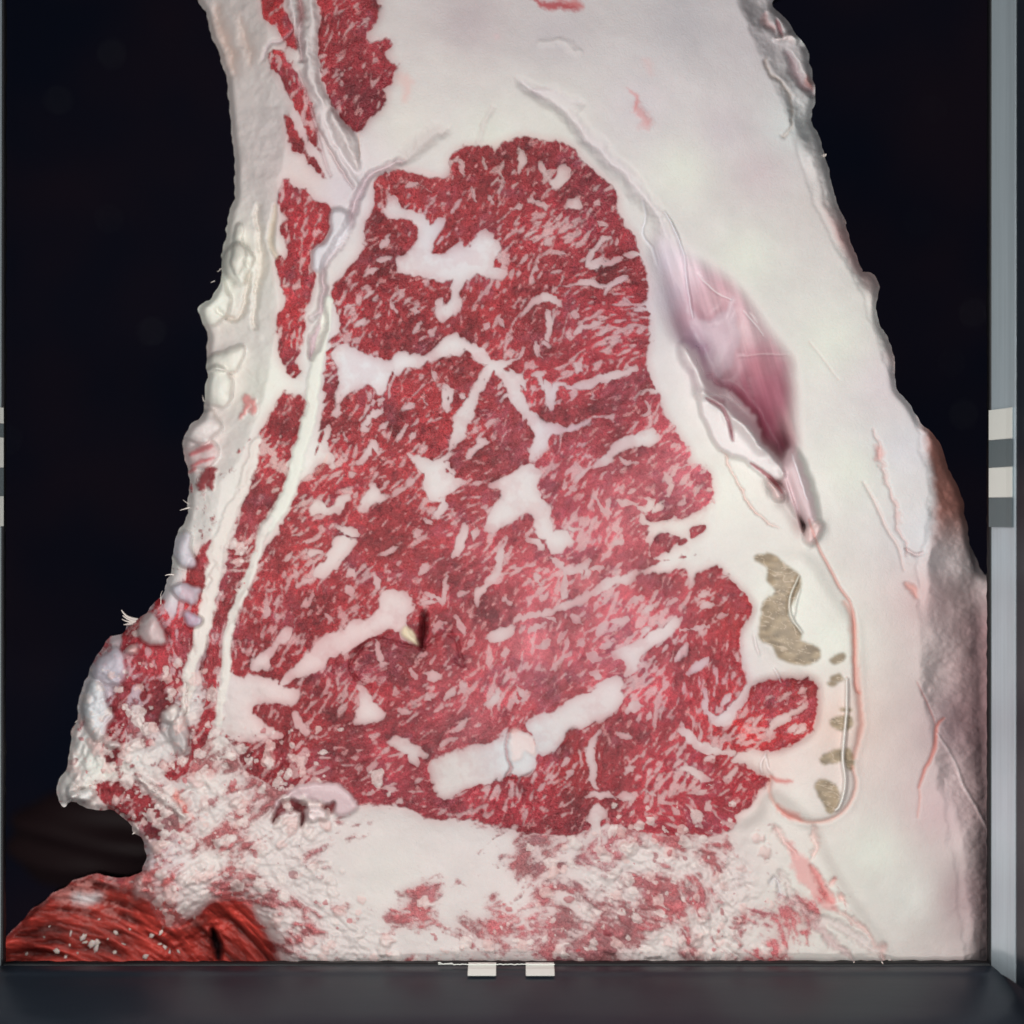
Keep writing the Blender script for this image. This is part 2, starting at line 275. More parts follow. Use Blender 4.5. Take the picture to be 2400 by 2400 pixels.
# ---- fat seams and flecks inside the lean: tile, width (view px), points / P = polygon outline
SEAMS = """
P A 1240 1100 1290 1150 1330 1190 1400 1200 1450 1230 1480 1300 1490 1230 1520 1220 1560 1240 1520 1330 1480 1410 1480 1440 1560 1430 1580 1370 1605 1395 1640 1300 1650 1340 1640 1400 1690 1420 1740 1350 1780 1290 1810 1330 1870 1390 1860 1440 1840 1500 1930 1540 1880 1580 1800 1570 1760 1560 1660 1610 1640 1700 1650 1730 1600 1790 1540 1830 1500 1790 1490 1720 1510 1680 1540 1700 1530 1760 1570 1740 1580 1640 1600 1560 1530 1600 1430 1570 1330 1550 1280 1560 1270 1450 1330 1430 1380 1370 1420 1290 1330 1240 1250 1230 1200 1250 1220 1170
P C 905 40 1000 0 1060 30 1140 70 1240 100 1280 60 1340 60 1420 80 1470 30 1560 -20 1640 -30 1710 20 1790 60 1810 110 1790 150 1740 130 1700 60 1640 90 1600 60 1540 100 1440 130 1420 180 1340 150 1300 190 1260 170 1220 240 1200 300 1140 320 1140 260 1100 250 1050 290 980 300 965 400 930 440 940 280 945 200 930 150
P C 1780 130 1830 160 1770 260 1740 350 1730 430 1690 470 1650 560 1600 620 1560 690 1440 710 1340 640 1440 670 1540 650 1590 560 1600 480 1630 420 1680 380 1700 300 1730 220
P C 1340 640 1400 670 1450 690 1560 680 1570 720 1620 770 1720 790 1850 790 1932 770 D 20 720 80 690 120 700 190 750 150 770 150 870 200 920 220 1000 220 1060 310 1070 360 1110 350 1140 270 1190 220 1200 200 1140 150 1100 130 1050 90 960 20 1000 -130 1090 -170 1090 -150 1020 -90 900 -60 830 -150 820 -270 810 -330 850 -370 890 -430 910 -470 890 -500 830 -500 750 -550 710
P D 0 170 40 210 80 330 110 390 180 450 280 480 400 460 450 440 440 480 330 510 240 530 210 600 180 650 120 700 80 690 100 600 110 500 60 420 0 330 -40 250 -100 200 -130 130 -60 160
P D 560 580 640 540 740 520 790 490 820 540 800 590 700 600 620 620 540 690 450 740 370 790 360 770 440 700 520 640
P D 760 1060 850 1020 1000 980 1080 950 1200 930 1200 1230 1000 1215 900 1235 830 1245 780 1230 770 1150
P D 1320 1180 1100 1180 900 1240 760 1280 600 1330 450 1380 350 1450 250 1500 100 1530 0 1570 0 1600 120 1570 300 1520 430 1455 500 1425 560 1400 650 1355 780 1310 870 1310 950 1290 1010 1300 1000 1380 1040 1370 1080 1310 1180 1290 1300 1350
P D 560 1760 680 1720 800 1640 900 1570 960 1550 940 1610 860 1680 760 1760 700 1830 660 1900 630 1880 640 1800 580 1790
P C 920 1110 1020 1110 1040 1150 980 1240 920 1290 860 1350 800 1340 820 1270 880 1220 920 1150
P C 1190 1420 1280 1400 1380 1470 1380 1540 1330 1560 1400 1680 1395 1730 1330 1700 1280 1640 1200 1660 1100 1700 1020 1750 960 1800 900 1790 840 1870 740 1910 640 1940 600 1940 640 1880 740 1800 800 1740 850 1680 940 1640 1000 1590 1080 1580 1150 1530 1180 1470
P C 430 1830 500 1750 560 1720 620 1640 680 1610 695 1660 600 1720 560 1800 540 1860 450 1865
P C 820 880 860 880 870 930 930 930 960 880 1010 850 1025 890 980 950 960 1000 920 960 860 980 790 980 780 930
P C 1130 770 1160 760 1150 800 1180 850 1230 860 1290 830 1380 760 1380 790 1300 850 1220 900 1150 930 1080 960 1050 950 1080 900 1120 870 1140 830
P C 760 740 830 600 880 560 930 640 925 740 900 730 850 690 790 760
P F 490 480 500 440 560 410 680 380 800 340 870 320 940 250 960 300 1000 270 1060 290 1090 340 1090 440 1100 490 1070 520 1010 540 960 500 930 550 800 580 720 600 650 650 570 680 530 620 510 560
P F 1070 180 1180 170 1280 100 1400 60 1480 0 1600 -30 1600 80 1560 150 1530 200 1430 230 1330 260 1250 330 1180 380 1110 410 1090 350 1090 280 1040 240
P F 250 330 330 310 430 350 500 400 490 440 380 400 280 360
P F 80 0 140 30 170 110 250 170 240 230 150 250 60 250 60 180 110 130
P E 1280 300 1360 330 1480 330 1600 310 1600 270 1480 220 1420 150 1560 110 1660 130 1700 60 1600 20 1500 -40 1300 -40 1230 100 1210 260
P E 1640 150 1680 160 1700 230 1760 260 1740 300 1690 290 1660 220
P G 300 390 400 388 550 395 520 480 480 520 400 490 320 450
60 A 1380 1760 1390 1765
26 A 1230 1700 1265 1770
44 A 1765 1835 1795 1850
34 A 1845 1800 1885 1850
20 A 1050 1835 1110 1810
22 A 1140 1820 1190 1785
18 A 1090 1565 1180 1535
16 A 1070 1710 1150 1640
14 A 1010 1660 1060 1600
20 A 1190 1400 1240 1320
20 A 1170 1480 1250 1440
24 A 990 1740 1040 1730
16 A 1640 920 1665 1000
13 A 1760 870 1785 950
15 A 1855 970 1870 1050
14 A 1700 1060 1720 1130
14 A 1800 1090 1830 1160
18 A 1590 1190 1640 1120
16 A 1320 1060 1400 1050 1470 1080
30 A 1460 1900 1500 1850
26 A 1380 1890 1420 1820
P B 340 1105 400 1165 412 1200 370 1190 305 1172
P B 275 940 330 935 335 1000 285 1060 250 1085 228 1040 190 990 140 930 150 890 185 930 230 1000 262 1000
22 B 45 850 62 900 30 980
24 B 105 1145 195 1165
18 B 495 1040 455 1090
22 B 478 1150 505 1172
26 B 485 1250 545 1280
46 B 275 1435 272 1450
20 B 190 1390 222 1350
26 B 95 1345 150 1310
26 B 430 1505 470 1420 520 1360 575 1335
30 B 430 1510 520 1490 625 1455
30 B 300 1620 420 1600 520 1612 650 1565
22 B 520 1670 560 1600
32 B 640 1445 715 1440
44 B 60 1785 130 1705 205 1680 275 1735
32 B 200 1760 210 1840 205 1930
36 B 335 1765 380 1785
24 B 350 1885 430 1850 545 1808
22 B 650 1690 672 1730
24 B 640 1765 755 1748
24 B 490 1910 545 1845
24 B 0 1180 50 1160
18 B 120 1270 170 1240
20 B 320 1310 350 1280
16 B 220 1550 270 1530
20 B 40 1500 70 1450
26 B 120 1560 140 1500
32 D 180 0 225 50
24 D 140 0 130 60 170 95
20 D 0 110 60 40
62 D 355 142 390 160
32 D 100 200 190 180
46 D 320 272 450 230 560 200 700 152
28 D 700 325 760 285 825 290
26 D 175 250 205 310 205 385
26 D 225 345 255 250 335 262
18 D 765 345 775 400 725 425
20 D 612 640 650 685 715 680
32 D 340 825 375 845
30 D 470 880 505 945 555 975
28 D 585 900 640 918 705 925
24 D 700 935 765 955 795 895 760 878
20 D 885 870 900 800 875 750
18 D 810 960 860 900
22 D 940 715 1000 700
24 D 745 975 752 1020 805 1045
18 D 900 960 905 1000 860 1020
42 D 225 1225 300 1288 400 1282 455 1238
24 D 400 1300 408 1345 445 1270
26 D 285 1290 300 1380 290 1445
22 D 340 1060 415 1082
26 D 540 1165 635 1138
20 D 450 1292 545 1278
24 D 130 1310 165 1400 185 1340
24 D 140 1395 200 1350
24 D 148 1450 165 1480
36 C 1905 1100 1850 1270 1800 1370 1740 1430 1730 1490
24 D 490 1490 560 1440
34 D 650 1485 725 1440
24 D 735 1535 812 1480
32 D 555 1595 640 1560
20 D 440 1535 485 1490
30 D 330 1552 400 1592
22 D 195 1560 245 1595
24 D 355 1725 425 1680
36 D 420 1755 485 1800
26 D 485 1665 545 1590
26 D 640 1695 705 1640
24 D 255 1695 325 1640
24 D 725 1675 765 1640
32 D 845 1755 875 1715
54 D 925 1795 1005 1720
42 D 1000 1885 1095 1800
22 D 960 1622 1105 1622
26 D 1080 1505 1155 1480
28 D 1055 1445 1115 1430
20 D 930 1700 1000 1650
24 D 500 1740 560 1700
24 D 540 1890 610 1850
34 D 445 1865 505 1905
30 D 100 1650 170 1600
24 D 150 1730 210 1690
22 D 290 1790 340 1750
20 D 210 1850 280 1800
22 D 880 1500 930 1460
22 D 1160 1560 1220 1530
30 D 1330 1300 1200 1340
64 C 1800 1700 1870 1660 1940 1630
24 C 1850 1780 1910 1740
20 C 1070 455 1140 355 1195 330
30 C 1085 500 1120 495
26 C 1175 505 1232 448
34 C 1335 385 1392 348
24 C 1428 325 1452 360
22 C 1335 465 1290 565
26 C 915 555 962 540
32 C 988 515 1012 560
22 C 980 620 992 662
36 C 1100 655 1148 580 1180 625
42 C 1050 685 1112 652
30 C 1358 562 1384 518
34 C 1000 750 1042 762
26 C 1500 215 1490 180
32 C 1548 262 1602 300 1570 385
26 C 1640 300 1672 312
56 C 1750 545 1782 575
30 C 1448 1012 1472 1040
26 C 1552 920 1510 1000
54 C 1662 1050 1640 1150 1598 1225
24 C 1732 1065 1718 1125
38 C 1422 1080 1378 1105
32 C 1452 1260 1418 1312
24 C 1200 1210 1292 1165
30 C 1572 1320 1560 1420 1535 1470 1455 1440
20 C 1540 1470 1400 1492
46 C 1010 1295 1042 1325
38 C 1148 1335 1172 1400
42 C 1008 1385 1022 1435
26 C 698 1295 712 1335
22 C 685 1100 762 1085
22 C 775 1145 862 1108
32 C 768 1195 862 1188
54 C 955 1068 1052 1085
30 C 640 1240 700 1210
26 C 530 1410 580 1400
24 C 590 1480 620 1440
24 C 540 1560 560 1500
24 C 720 1390 800 1350
28 C 740 1500 800 1440
26 C 880 1540 920 1600
36 C 890 470 880 560 880 640
24 C 1840 280 1870 240
24 C 1250 1560 1130 1600
40 C 1160 1700 1170 1770 1200 1830
30 C 1400 1780 1440 1760
34 C 1360 1850 1380 1900
60 C 1450 1870 1520 1900
24 C 1640 1440 1680 1420
26 C 1880 1450 1930 1500
30 C 1620 1560 1660 1640
22 C 1480 1600 1540 1620
20 C 1680 1740 1720 1700
46 J 800 200 760 260 740 320 700 380 660 440 630 540 600 650
40 J 590 285 602 330 590 375
36 J 340 385 420 350
34 J 745 450 690 440
40 J 805 575 745 630 720 665
56 J 825 130 900 135 965 100
42 J 955 155 1010 220 1045 265
52 J 1160 215 1185 320 1200 380
40 J 1115 190 1150 255
46 J 380 650 420 690 500 705 600 700 645 750
40 J 900 335 960 300 1010 380 1060 420
30 J 585 890 552 960 540 1010
34 J 130 470 180 420 230 400
36 J 80 680 140 640 180 590
44 J 820 1690 870 1660 950 1630
30 J 540 1600 600 1590
34 J 1040 1120 1100 1130 1160 1180
34 J 1250 1310 1270 1440
44 F 1470 285 1410 390 1420 500 1442 590
32 F 200 425 150 505
42 F 395 410 435 475
30 F 478 60 505 95
46 F 590 115 645 35
40 F 690 10 700 60
32 F 385 165 325 150
34 F 1578 285 1645 312
44 F 1620 155 1705 118
30 F 1755 155 1720 220
40 F 1285 545 1312 500
40 F 1555 640 1650 652
28 F 1370 652 1480 630 1555 652
66 F 1400 770 1470 720 1440 800
40 F 1600 520 1650 480
22 F 1240 470 1280 430
24 F 1100 600 1160 560
24 F 1740 600 1800 640
40 F 800 130 870 100 900 30
24 F 650 250 700 190
30 F 560 350 640 320
30 F 250 590 310 600
24 F 420 560 470 540
24 F 330 650 350 670
26 F 950 130 1000 100
24 F 1000 30 1020 80
64 G 128 60 145 160 215 215 290 165 345 95 385 -10
54 G -10 280 60 320 150 380 290 392
34 G 230 120 260 60
50 G 480 330 510 250 600 180 690 130
30 G 590 270 640 240
34 G 640 290 680 240
30 G 660 60 700 20
24 G 400 250 440 200
28 G 560 90 600 60
24 G 290 440 330 420
34 G 240 560 300 500
44 G 0 490 60 520 130 560
30 G 130 440 180 420
34 G 60 640 120 620
24 G 200 640 260 600
24 G 120 720 150 680
"""
# lean nodules sitting inside fat
NODULES = """
P D 780 1190 800 1130 860 1080 930 1100 940 1130 860 1200 790 1230
P D 940 1130 1010 1110 1000 1060 1040 1040 1100 1040 1090 1080 1010 1120 950 1160
P D 720 630 770 600 800 640 740 665
P C 700 1700 740 1660 760 1700
"""

def parse(txt):
    out = []
    for ln in txt.strip().splitlines():
        h, rest = ln.split(' ', 1)
        out.append((h, pts(rest)))
    return out

# ------------------------------------------------------------------ control fields (inverse distance)
def idw(ctrl, p=2.2, step=8):
    c = np.array([k[:2] for k in ctrl], dtype=np.float32); v = np.array([k[2] if not isinstance(k[2], (int, float)) else [k[2]] for k in ctrl], dtype=np.float32)
    xs = PX[::step, ::step]; ys = PY[::step, ::step]
    num = np.zeros(xs.shape + (v.shape[1],), dtype=np.float32); den = np.zeros(xs.shape, dtype=np.float32)
    for (cx, cy), val in zip(c, v):
        wgt = 1.0 / (((xs - cx) ** 2 + (ys - cy) ** 2) + 900) ** (p / 2)
        num += wgt[..., None] * val; den += wgt
    num /= den[..., None]
    # bilinear upsample
    fy = np.arange(NY) / step; fx = np.arange(NX) / step
    y0 = np.minimum(fy.astype(int), xs.shape[0] - 2); x0 = np.minimum(fx.astype(int), xs.shape[1] - 2)
    ty = (fy - y0)[:, None, None].astype(np.float32); tx = (fx - x0)[None, :, None].astype(np.float32)
    a = num[y0][:, x0]; b = num[y0][:, x0 + 1]; c2 = num[y0 + 1][:, x0]; d = num[y0 + 1][:, x0 + 1]
    r = (a * (1 - tx) + b * tx) * (1 - ty) + (c2 * (1 - tx) + d * tx) * ty
    return r if r.shape[-1] > 1 else r[..., 0]

ANG = [(600,100,60),(850,200,60),(900,450,75),(1150,450,70),(1350,450,65),(1400,600,25),(1450,700,12),(1400,850,18),(1500,1000,25),(850,650,50),(1000,650,40),(850,950,52),(1150,850,50),(900,1050,52),
       (1100,1250,65),(750,1300,50),(650,1500,50),(1300,1200,60),(1450,1250,30),(1250,1500,38),(1500,1450,42),(1650,1450,62),(1100,1650,30),(900,1750,35),(1400,1800,70),
       (1250,1850,55),(1700,1650,70),(1850,1700,35),(700,1850,30),(550,1050,70),(680,600,80),(450,1500,75),(1000,2150,-20),(700,2100,-25),(1400,2150,-30),(1700,2150,-50),(1600,2000,-30)]
th = idw([(a, b, (math.cos(math.radians(2 * c)), math.sin(math.radians(2 * c)))) for a, b, c in ANG])
th = 0.5 * np.arctan2(th[..., 1], th[..., 0]) + fbm(PX, PY, 110, 300, 3) * 1.0
VX, VY = np.cos(th), -np.sin(th)
def lic(src, length):
    n = int(length / S); acc = src.copy()
    for sgn in (1, -1):
        x = PX.copy(); y = PY.copy()
        for i in range(n):
            ix = np.clip(((x - X0) / S + .5).astype(np.int32), 0, NX - 1); iy = np.clip(((y - Y0) / S + .5).astype(np.int32), 0, NY - 1)
            x += VX[iy, ix] * S * sgn; y += VY[iy, ix] * S * sgn
            ix = np.clip(((x - X0) / S + .5).astype(np.int32), 0, NX - 1); iy = np.clip(((y - Y0) / S + .5).astype(np.int32), 0, NY - 1)
            acc += src[iy, ix]
    return acc / (2 * n + 1)
def norm(a):
    return (a - a.mean()) / (a.std() + 1e-9)
m1 = norm(lic(vnoise(PX, PY, 8, 400) + 0.45 * vnoise(PX, PY, 16, 401), 12))      # medium flecks
m2 = norm(lic(vnoise(PX, PY, 6, 410), 8))                                       # fine flecks
m3 = norm(fbm(PX, PY, 90, 420, 3))
rag = norm(0.9 * fbm(PX, PY, 16, 430, 3) + 2.6 * lic(vnoise(PX, PY, 7, 431), 16))

# ------------------------------------------------------------------ fat field
lean0 = LEAN_MAIN.copy()
part = np.zeros((NY, NX), dtype=np.int16)            # label per vertex
PARTS = {}                                           # id -> (name, parent id, label)
def newpart(name, parent=None, label=None, kind=None):
    i = len(PARTS) + 1; PARTS[i] = (name, parent, label, kind); return i
P_CAP = newpart('fat_cap', None, 'smooth thick white fat cap along the right side')
P_LEFTFAT = newpart('outer_fat', None, 'lumpy white fat and torn tissue along the left edge')
P_BOTFAT = newpart('crumbly_bone_and_fat', None, 'sawn pale bone and crumbly fat along the bottom')
P_RIB = newpart('ribeye_muscle', None, 'large red ribeye muscle with white marbling')
P_LOW = newpart('lower_muscle', None, 'pinker muscle below the ribeye with slanting streaks')
P_CURL = newpart('curled_muscle', None, 'small rounded red muscle at the lower right of the cut')
part[:] = P_CAP
leftfat = poly("R 300 -100 A 560 -80 700 0 760 400 900 700 1070 950 1050 1050 1000 1250 880 1480 850 1800 C 820 60 800 170 770 300 750 450 700 620 680 800 620 920 520 1040 500 1180 470 1270 360 1540 300 1700 280 1932 E 1230 100 1180 280 1000 560 1150 800 860 1100 R -100 2500 R -100 -100", 4)
part[leftfat] = P_LEFTFAT
botfat = poly("E 860 880 1180 300 1300 200 1400 520 R 800 1880 R 1100 1930 R 1720 1940 R 1790 1860 R 1900 1930 R 1960 2050 R 2100 2260 R 2120 2400 R -100 2400 R 0 2180 R 300 2050 R 350 2000", 6)
part[botfat] = P_BOTFAT
part[LEAN_MAIN & ~LOWER] = P_RIB
part[LEAN_MAIN & LOWER] = P_LOW
part[LEAN_MAIN & CURL] = P_CURL

F = 1.0 - blur(LEAN_MAIN, 7)
seam_id = np.zeros((NY, NX), dtype=np.int16); seam_best = np.full((NY, NX), 0.45, dtype=np.float32)
nseam = 0
for h, p in parse(SEAMS):
    cx, cy = p.mean(axis=0)
    par = None
    j = min(NY - 1, max(0, int((cy - Y0) / S))); i = min(NX - 1, max(0, int((cx - X0) / S)))
    base = int(part[j, i]); par = base if base in (P_RIB, P_LOW, P_CURL) else P_RIB
    if h == 'P':
        f = blur(warp(fill(smooth(p, 2)), 12), 7); win = (0, NY, 0, NX)
        big = True
    else:
        win, f = stroke_field(p, float(h) / 2.415 + 2.0, 6.0, 0.6, 13); big = float(h) >= 40
    a0, a1, b0, b1 = win
    F[a0:a1, b0:b1] = np.maximum(F[a0:a1, b0:b1], f)
    pid = newpart('fat_seam' if big else 'marbling_fleck', par)
    sb = seam_best[a0:a1, b0:b1]; up = f > sb
    sb[up] = f[up]; seam_id[a0:a1, b0:b1][up] = pid
for h, p in parse(NODULES):
    f = blur(warp(fill(smooth(p, 2)), 5), 2.5); F = np.minimum(F, 1 - f)

for nm, s, amp in LEAN_STRIPS:
    m = poly(s, amp + 4); lean0 |= m
    pid = newpart(nm); part[m] = pid
    F = np.minimum(F, 1 - blur(m, 6))
lean0 |= BOT_RED; P_RED = newpart('neck_muscle', None, 'deep red striated muscle low at the left'); part[BOT_RED] = P_RED
F = np.minimum(F, 1 - blur(BOT_RED, 10))

# procedural marbling density: control values are fat coverage 0..1
DENS = idw([(950,420,.22),(1100,380,.22),(1300,450,.30),(1450,600,.34),(1400,800,.30),(850,560,.22),(900,700,.30),(1100,700,.25),(1250,700,.34),(800,950,.22),(1000,900,.18),(1200,950,.22),
            (1450,950,.24),(800,1150,.26),(1000,1150,.20),(1100,1250,.22),(1300,1250,.28),(1500,1150,.26),(700,1400,.34),(620,1550,.42),(850,1400,.24),(1050,1400,.22),(1250,1450,.30),
            (1500,1450,.36),(1350,1600,.34),(1650,1400,.34),(1100,1600,.30),(900,1600,.26),(700,1700,.40),(600,1750,.45),(1000,1750,.34),(1250,1850,.30),(1400,1800,.30),(1600,1700,.36),
            (1800,1680,.34),(1700,1850,.30),(900,200,.30),(640,60,.34),(650,500,.22),(600,1000,.36),(550,1200,.48),(480,1500,.5),(350,1500,.45),(300,1800,.5),(100,2200,.0),(300,2150,.05)])
thr = np.interp(DENS * .62, [0, .02, .1, .2, .3, .4, .5, .6], [6, 3.0, 1.35, .90, .56, .28, .02, -.25]).astype(np.float32)
marb = sstep(-0.50, 0.70, (0.66 * m1 + 0.50 * m2 + 0.50 * m3) - thr)
edge = sstep(0.33, 0.67, F + rag * 0.15 + m1 * .06)
thin = sstep(.15, .75, blur(edge, 9))
fat = np.maximum(edge * (.70 + .30 * thin), marb * 0.64 * (DENS > .03))
fat = np.where(F > 0.98, 1.0, fat).astype(np.float32)
fine = sstep(0.9, 2.0, m2 + 0.25 * rag) * (1 - fat)

# bottom crumbly zone (sawn bone and fat, mottled red)
BOTZ = idw([(400,1950,.5),(420,2100,.25),(560,2050,.35),(640,2000,.35),(700,2050,.10),(850,2020,.05),(1000,2000,.03),(1100,2060,.04),(1200,1990,.12),(1250,2060,.4),(1350,1950,.55),(1450,2040,.50),(1600,2050,.45),
            (1650,1960,.5),(1000,2130,.22),(800,2110,.35),(700,2180,.5),(600,2200,.4),(850,2200,.15),(950,2200,.35),(1100,2180,.3),(1200,2140,.2),(1300,2180,.55),(1450,2170,.6),(1600,2180,.5),(1750,2130,.6),(1850,2150,.45),
            (1850,2050,.22),(1950,2200,.05),(1750,1960,.08),(1800,1930,.05),(2000,2200,0),(1900,1980,.05),(1740,1880,.05),(560,1900,.2),(500,1850,.3),(640,1880,.75),(700,1860,.5),(500,2150,.3),(1520,1960,.7),(1400,2110,.35)], 3.0)
crum = norm(norm(fbm(PX, PY, 34, 500, 5, .75)) + .55 * m1 + .5 * m2)
smear = norm(lic(fbm(PX, PY, 44, 520, 4, .75).astype(np.float32), 34))
redn = sstep(-.8, .8, .75 * smear + .5 * crum + np.interp(BOTZ, [0, .05, .2, .5, .8], [-4, -2.3, -1.1, 0, 1.1]).astype(np.float32))
botm = blur(botfat & ~LEAN_MAIN & ~BOT_RED, 8)
fat = np.where(botm > .3, np.minimum(fat, 1 - redn * .8 * sstep(.3, .7, botm)), fat)

# left ragged zone
LZ = idw([(480,950,.0),(450,850,.05),(440,1150,.3),(410,1250,.2),(460,1180,.0),(500,750,.0),(420,1400,.1),(330,1450,.35),(300,1540,.4),(260,1600,.2),(230,1700,.05),(200,1800,.05),(160,1850,.05),(300,1750,.5),
          (350,1800,.3),(420,1750,.2),(250,1830,.35),(330,1900,.6),(300,1650,.5),(560,1500,.2),(540,1600,.15),(490,1850,.1),(520,1750,.1),(440,1900,.3),(600,1800,.3),(470,1500,.25),(560,1300,.2),(700,400,0),(600,200,0),(500,100,0),(380,1950,.5)], 3.0)
redl = sstep(-.6, .7, .55 * smear + .7 * crum + np.interp(LZ, [0, .05, .2, .5, .8], [-4, -2.3, -1.1, 0, 1.1]).astype(np.float32))
fat = np.where(part == P_LEFTFAT, np.minimum(fat, 1 - redl * .85), fat)

# ------------------------------------------------------------------ colour
LC = idw([(900,400,(158,50,55)),(1150,420,(150,44,50)),(1400,450,(146,46,60)),(1450,650,(150,42,52)),(850,700,(140,36,44)),(1100,700,(152,40,46)),(1400,850,(150,40,52)),(850,950,(154,46,52)),(1050,950,(152,42,48)),
          (1450,1000,(152,50,62)),(1600,1100,(180,92,104)),(1350,1180,(152,50,62)),(1450,1200,(180,94,104)),(1000,1150,(162,52,56)),(700,1300,(152,46,50)),(650,1550,(146,34,42)),(900,1300,(152,44,50)),(1150,1350,(156,60,70)),
          (1350,1350,(182,96,104)),(1250,1500,(182,98,108)),(1450,1500,(180,96,108)),(1600,1450,(160,58,70)),(1720,1450,(160,30,36)),(1700,1550,(150,38,50)),(1050,1600,(156,58,68)),(1100,1700,(178,90,100)),
          (900,1550,(142,30,38)),(820,1500,(130,30,36)),(1000,1500,(140,36,44)),(700,1700,(140,28,36)),(900,1750,(156,48,60)),(950,1850,(160,50,64)),(1200,1850,(146,32,46)),(1350,1780,(152,28,36)),(1500,1650,(162,60,72)),
          (1600,1800,(150,34,48)),(1750,1700,(188,44,48)),(1880,1680,(190,44,48)),(1700,1850,(150,28,42)),(900,100,(150,44,54)),(860,250,(128,32,48)),(640,60,(176,40,46)),(700,300,(160,40,46)),
          (660,550,(152,34,44)),(680,700,(170,44,50)),(620,1000,(158,42,50)),(560,1250,(160,52,60)),(400,1350,(170,42,46)),(380,1500,(164,44,56)),(330,1700,(140,30,44)),(300,1900,(150,32,44)),
          (150,2150,(172,44,36)),(60,2220,(110,24,26)),(330,2120,(190,66,60)),(400,2200,(176,46,44)),(700,1900,(120,20,32)),(1400,2000,(160,52,64)),(1400,2170,(152,44,58)),(1800,2150,(186,64,76))])
LCl = lin(LC)
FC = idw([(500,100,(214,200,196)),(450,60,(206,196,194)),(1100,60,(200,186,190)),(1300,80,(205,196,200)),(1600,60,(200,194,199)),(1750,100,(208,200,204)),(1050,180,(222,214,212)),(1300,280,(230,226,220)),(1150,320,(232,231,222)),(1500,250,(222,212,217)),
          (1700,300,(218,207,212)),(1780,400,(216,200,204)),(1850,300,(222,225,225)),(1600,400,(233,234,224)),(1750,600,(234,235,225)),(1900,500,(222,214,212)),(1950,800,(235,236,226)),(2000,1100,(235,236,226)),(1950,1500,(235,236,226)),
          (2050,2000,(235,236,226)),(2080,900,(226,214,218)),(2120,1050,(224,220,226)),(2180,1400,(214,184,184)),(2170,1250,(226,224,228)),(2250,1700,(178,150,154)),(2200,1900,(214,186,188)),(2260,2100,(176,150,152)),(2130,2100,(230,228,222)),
          (1050,550,(222,216,224)),(850,860,(224,221,226)),(1350,1000,(218,212,222)),(1500,700,(216,206,214)),(1400,1500,(218,196,200)),(1200,1760,(214,214,218)),(1050,1800,(212,202,200)),(1550,1200,(236,230,224)),
          (1250,1200,(222,212,212)),(800,1530,(222,192,192)),(1000,1500,(222,196,196)),(700,1450,(222,190,190)),(640,1700,(226,198,196)),(800,440,(218,206,214)),(720,420,(226,206,204)),(620,900,(232,231,222)),(560,1300,(234,232,224)),
          (640,1150,(234,234,224)),(500,650,(232,232,222)),(560,600,(232,228,218)),(480,850,(228,214,210)),(420,1050,(212,196,196)),(430,1300,(232,228,224)),(420,1450,(212,204,214)),(300,1620,(204,196,208)),(250,1800,(234,234,226)),
          (480,1750,(232,228,222)),(420,1700,(206,196,196)),(340,2000,(226,216,220)),(300,2090,(214,170,166)),(500,2000,(232,222,218)),(900,2050,(226,218,214)),(1300,2100,(228,214,212)),(1700,2050,(226,210,208)),
          (1900,2100,(234,230,222)),(1850,1900,(236,230,224)),(1800,1800,(234,212,206)),(1960,1700,(232,206,196)),(1700,1150,(236,234,226)),(1850,1400,(234,234,224)),(1650,1600,(222,210,220)),(830,350,(224,214,216)),(950,300,(228,222,216))])
FCl = lin(FC)
soft_lean = blur(1 - fat, 17)
pinken = np.clip(soft_lean * 1.1 - .05, 0, 1) * fat
fcol = FCl * .935 * (1 + (fbm(PX, PY, 60, 600, 4) * .06)[..., None])
pinken = pinken + fat * blur(LEAN_MAIN, 10) * .22 * sstep(-.2, 1.6, norm(fbm(PX, PY, 50, 610, 4, .65)))
pk = lin((196, 120, 122)) / lin((234, 232, 222))
fcol = fcol * (1 - pinken[..., None] * (1 - pk) * .75)
lv = 1 + 0.20 * m3 + 0.10 * m1 * .6 + .16 * rag * .5
lcol = LCl * 1.22 * np.clip(lv, .45, 1.7)[..., None]
# dark and light variation between muscle bundles
dk = sstep(.5, 1.8, norm(fbm(PX, PY, 42, 640, 4, .7)))
lcol = lcol * (1 - (dk * .42)[..., None] * np.array([.8, 1, .75], dtype=np.float32))
lcol = lcol + (lin((208, 150, 150)) - lcol) * (.07 + fine * .6)[..., None]
sheen = sstep(.1, 1.6, norm(fbm(PX, PY, 75, 650, 4, .7))) * (.55 + .25 * rag).clip(0, 1)
lcol = lcol + (lin((146, 92, 112)) - lcol) * (sheen * .34)[..., None]  # purple-grey sheen mixed into the lean colour
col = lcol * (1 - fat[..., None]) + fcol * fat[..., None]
lean_a = (1 - fat).astype(np.float32)

# striations of the neck muscle, curved about a point down left
rr = np.hypot(PX - 60, (PY - 2700) * 1.0) ; aa = np.arctan2(PY - 2700, PX - 60)
st = norm(fbm(rr, aa * 90, 13, 660, 4)); 
redm = blur(BOT_RED, 8)
redcol = lin((164, 58, 50)) * np.clip(1 + .42 * st + .2 * m3, .3, 2)[..., None]
redcol = redcol + (lin((196, 126, 120)) - redcol) * (sstep(2170, 2060, PY + 50 * m3) * .7 * sstep(-.7, .6, crum))[..., None]
col = col * (1 - redm[..., None]) + redcol * redm[..., None]
lean_a = lean_a * (1 - redm) + redm * .3

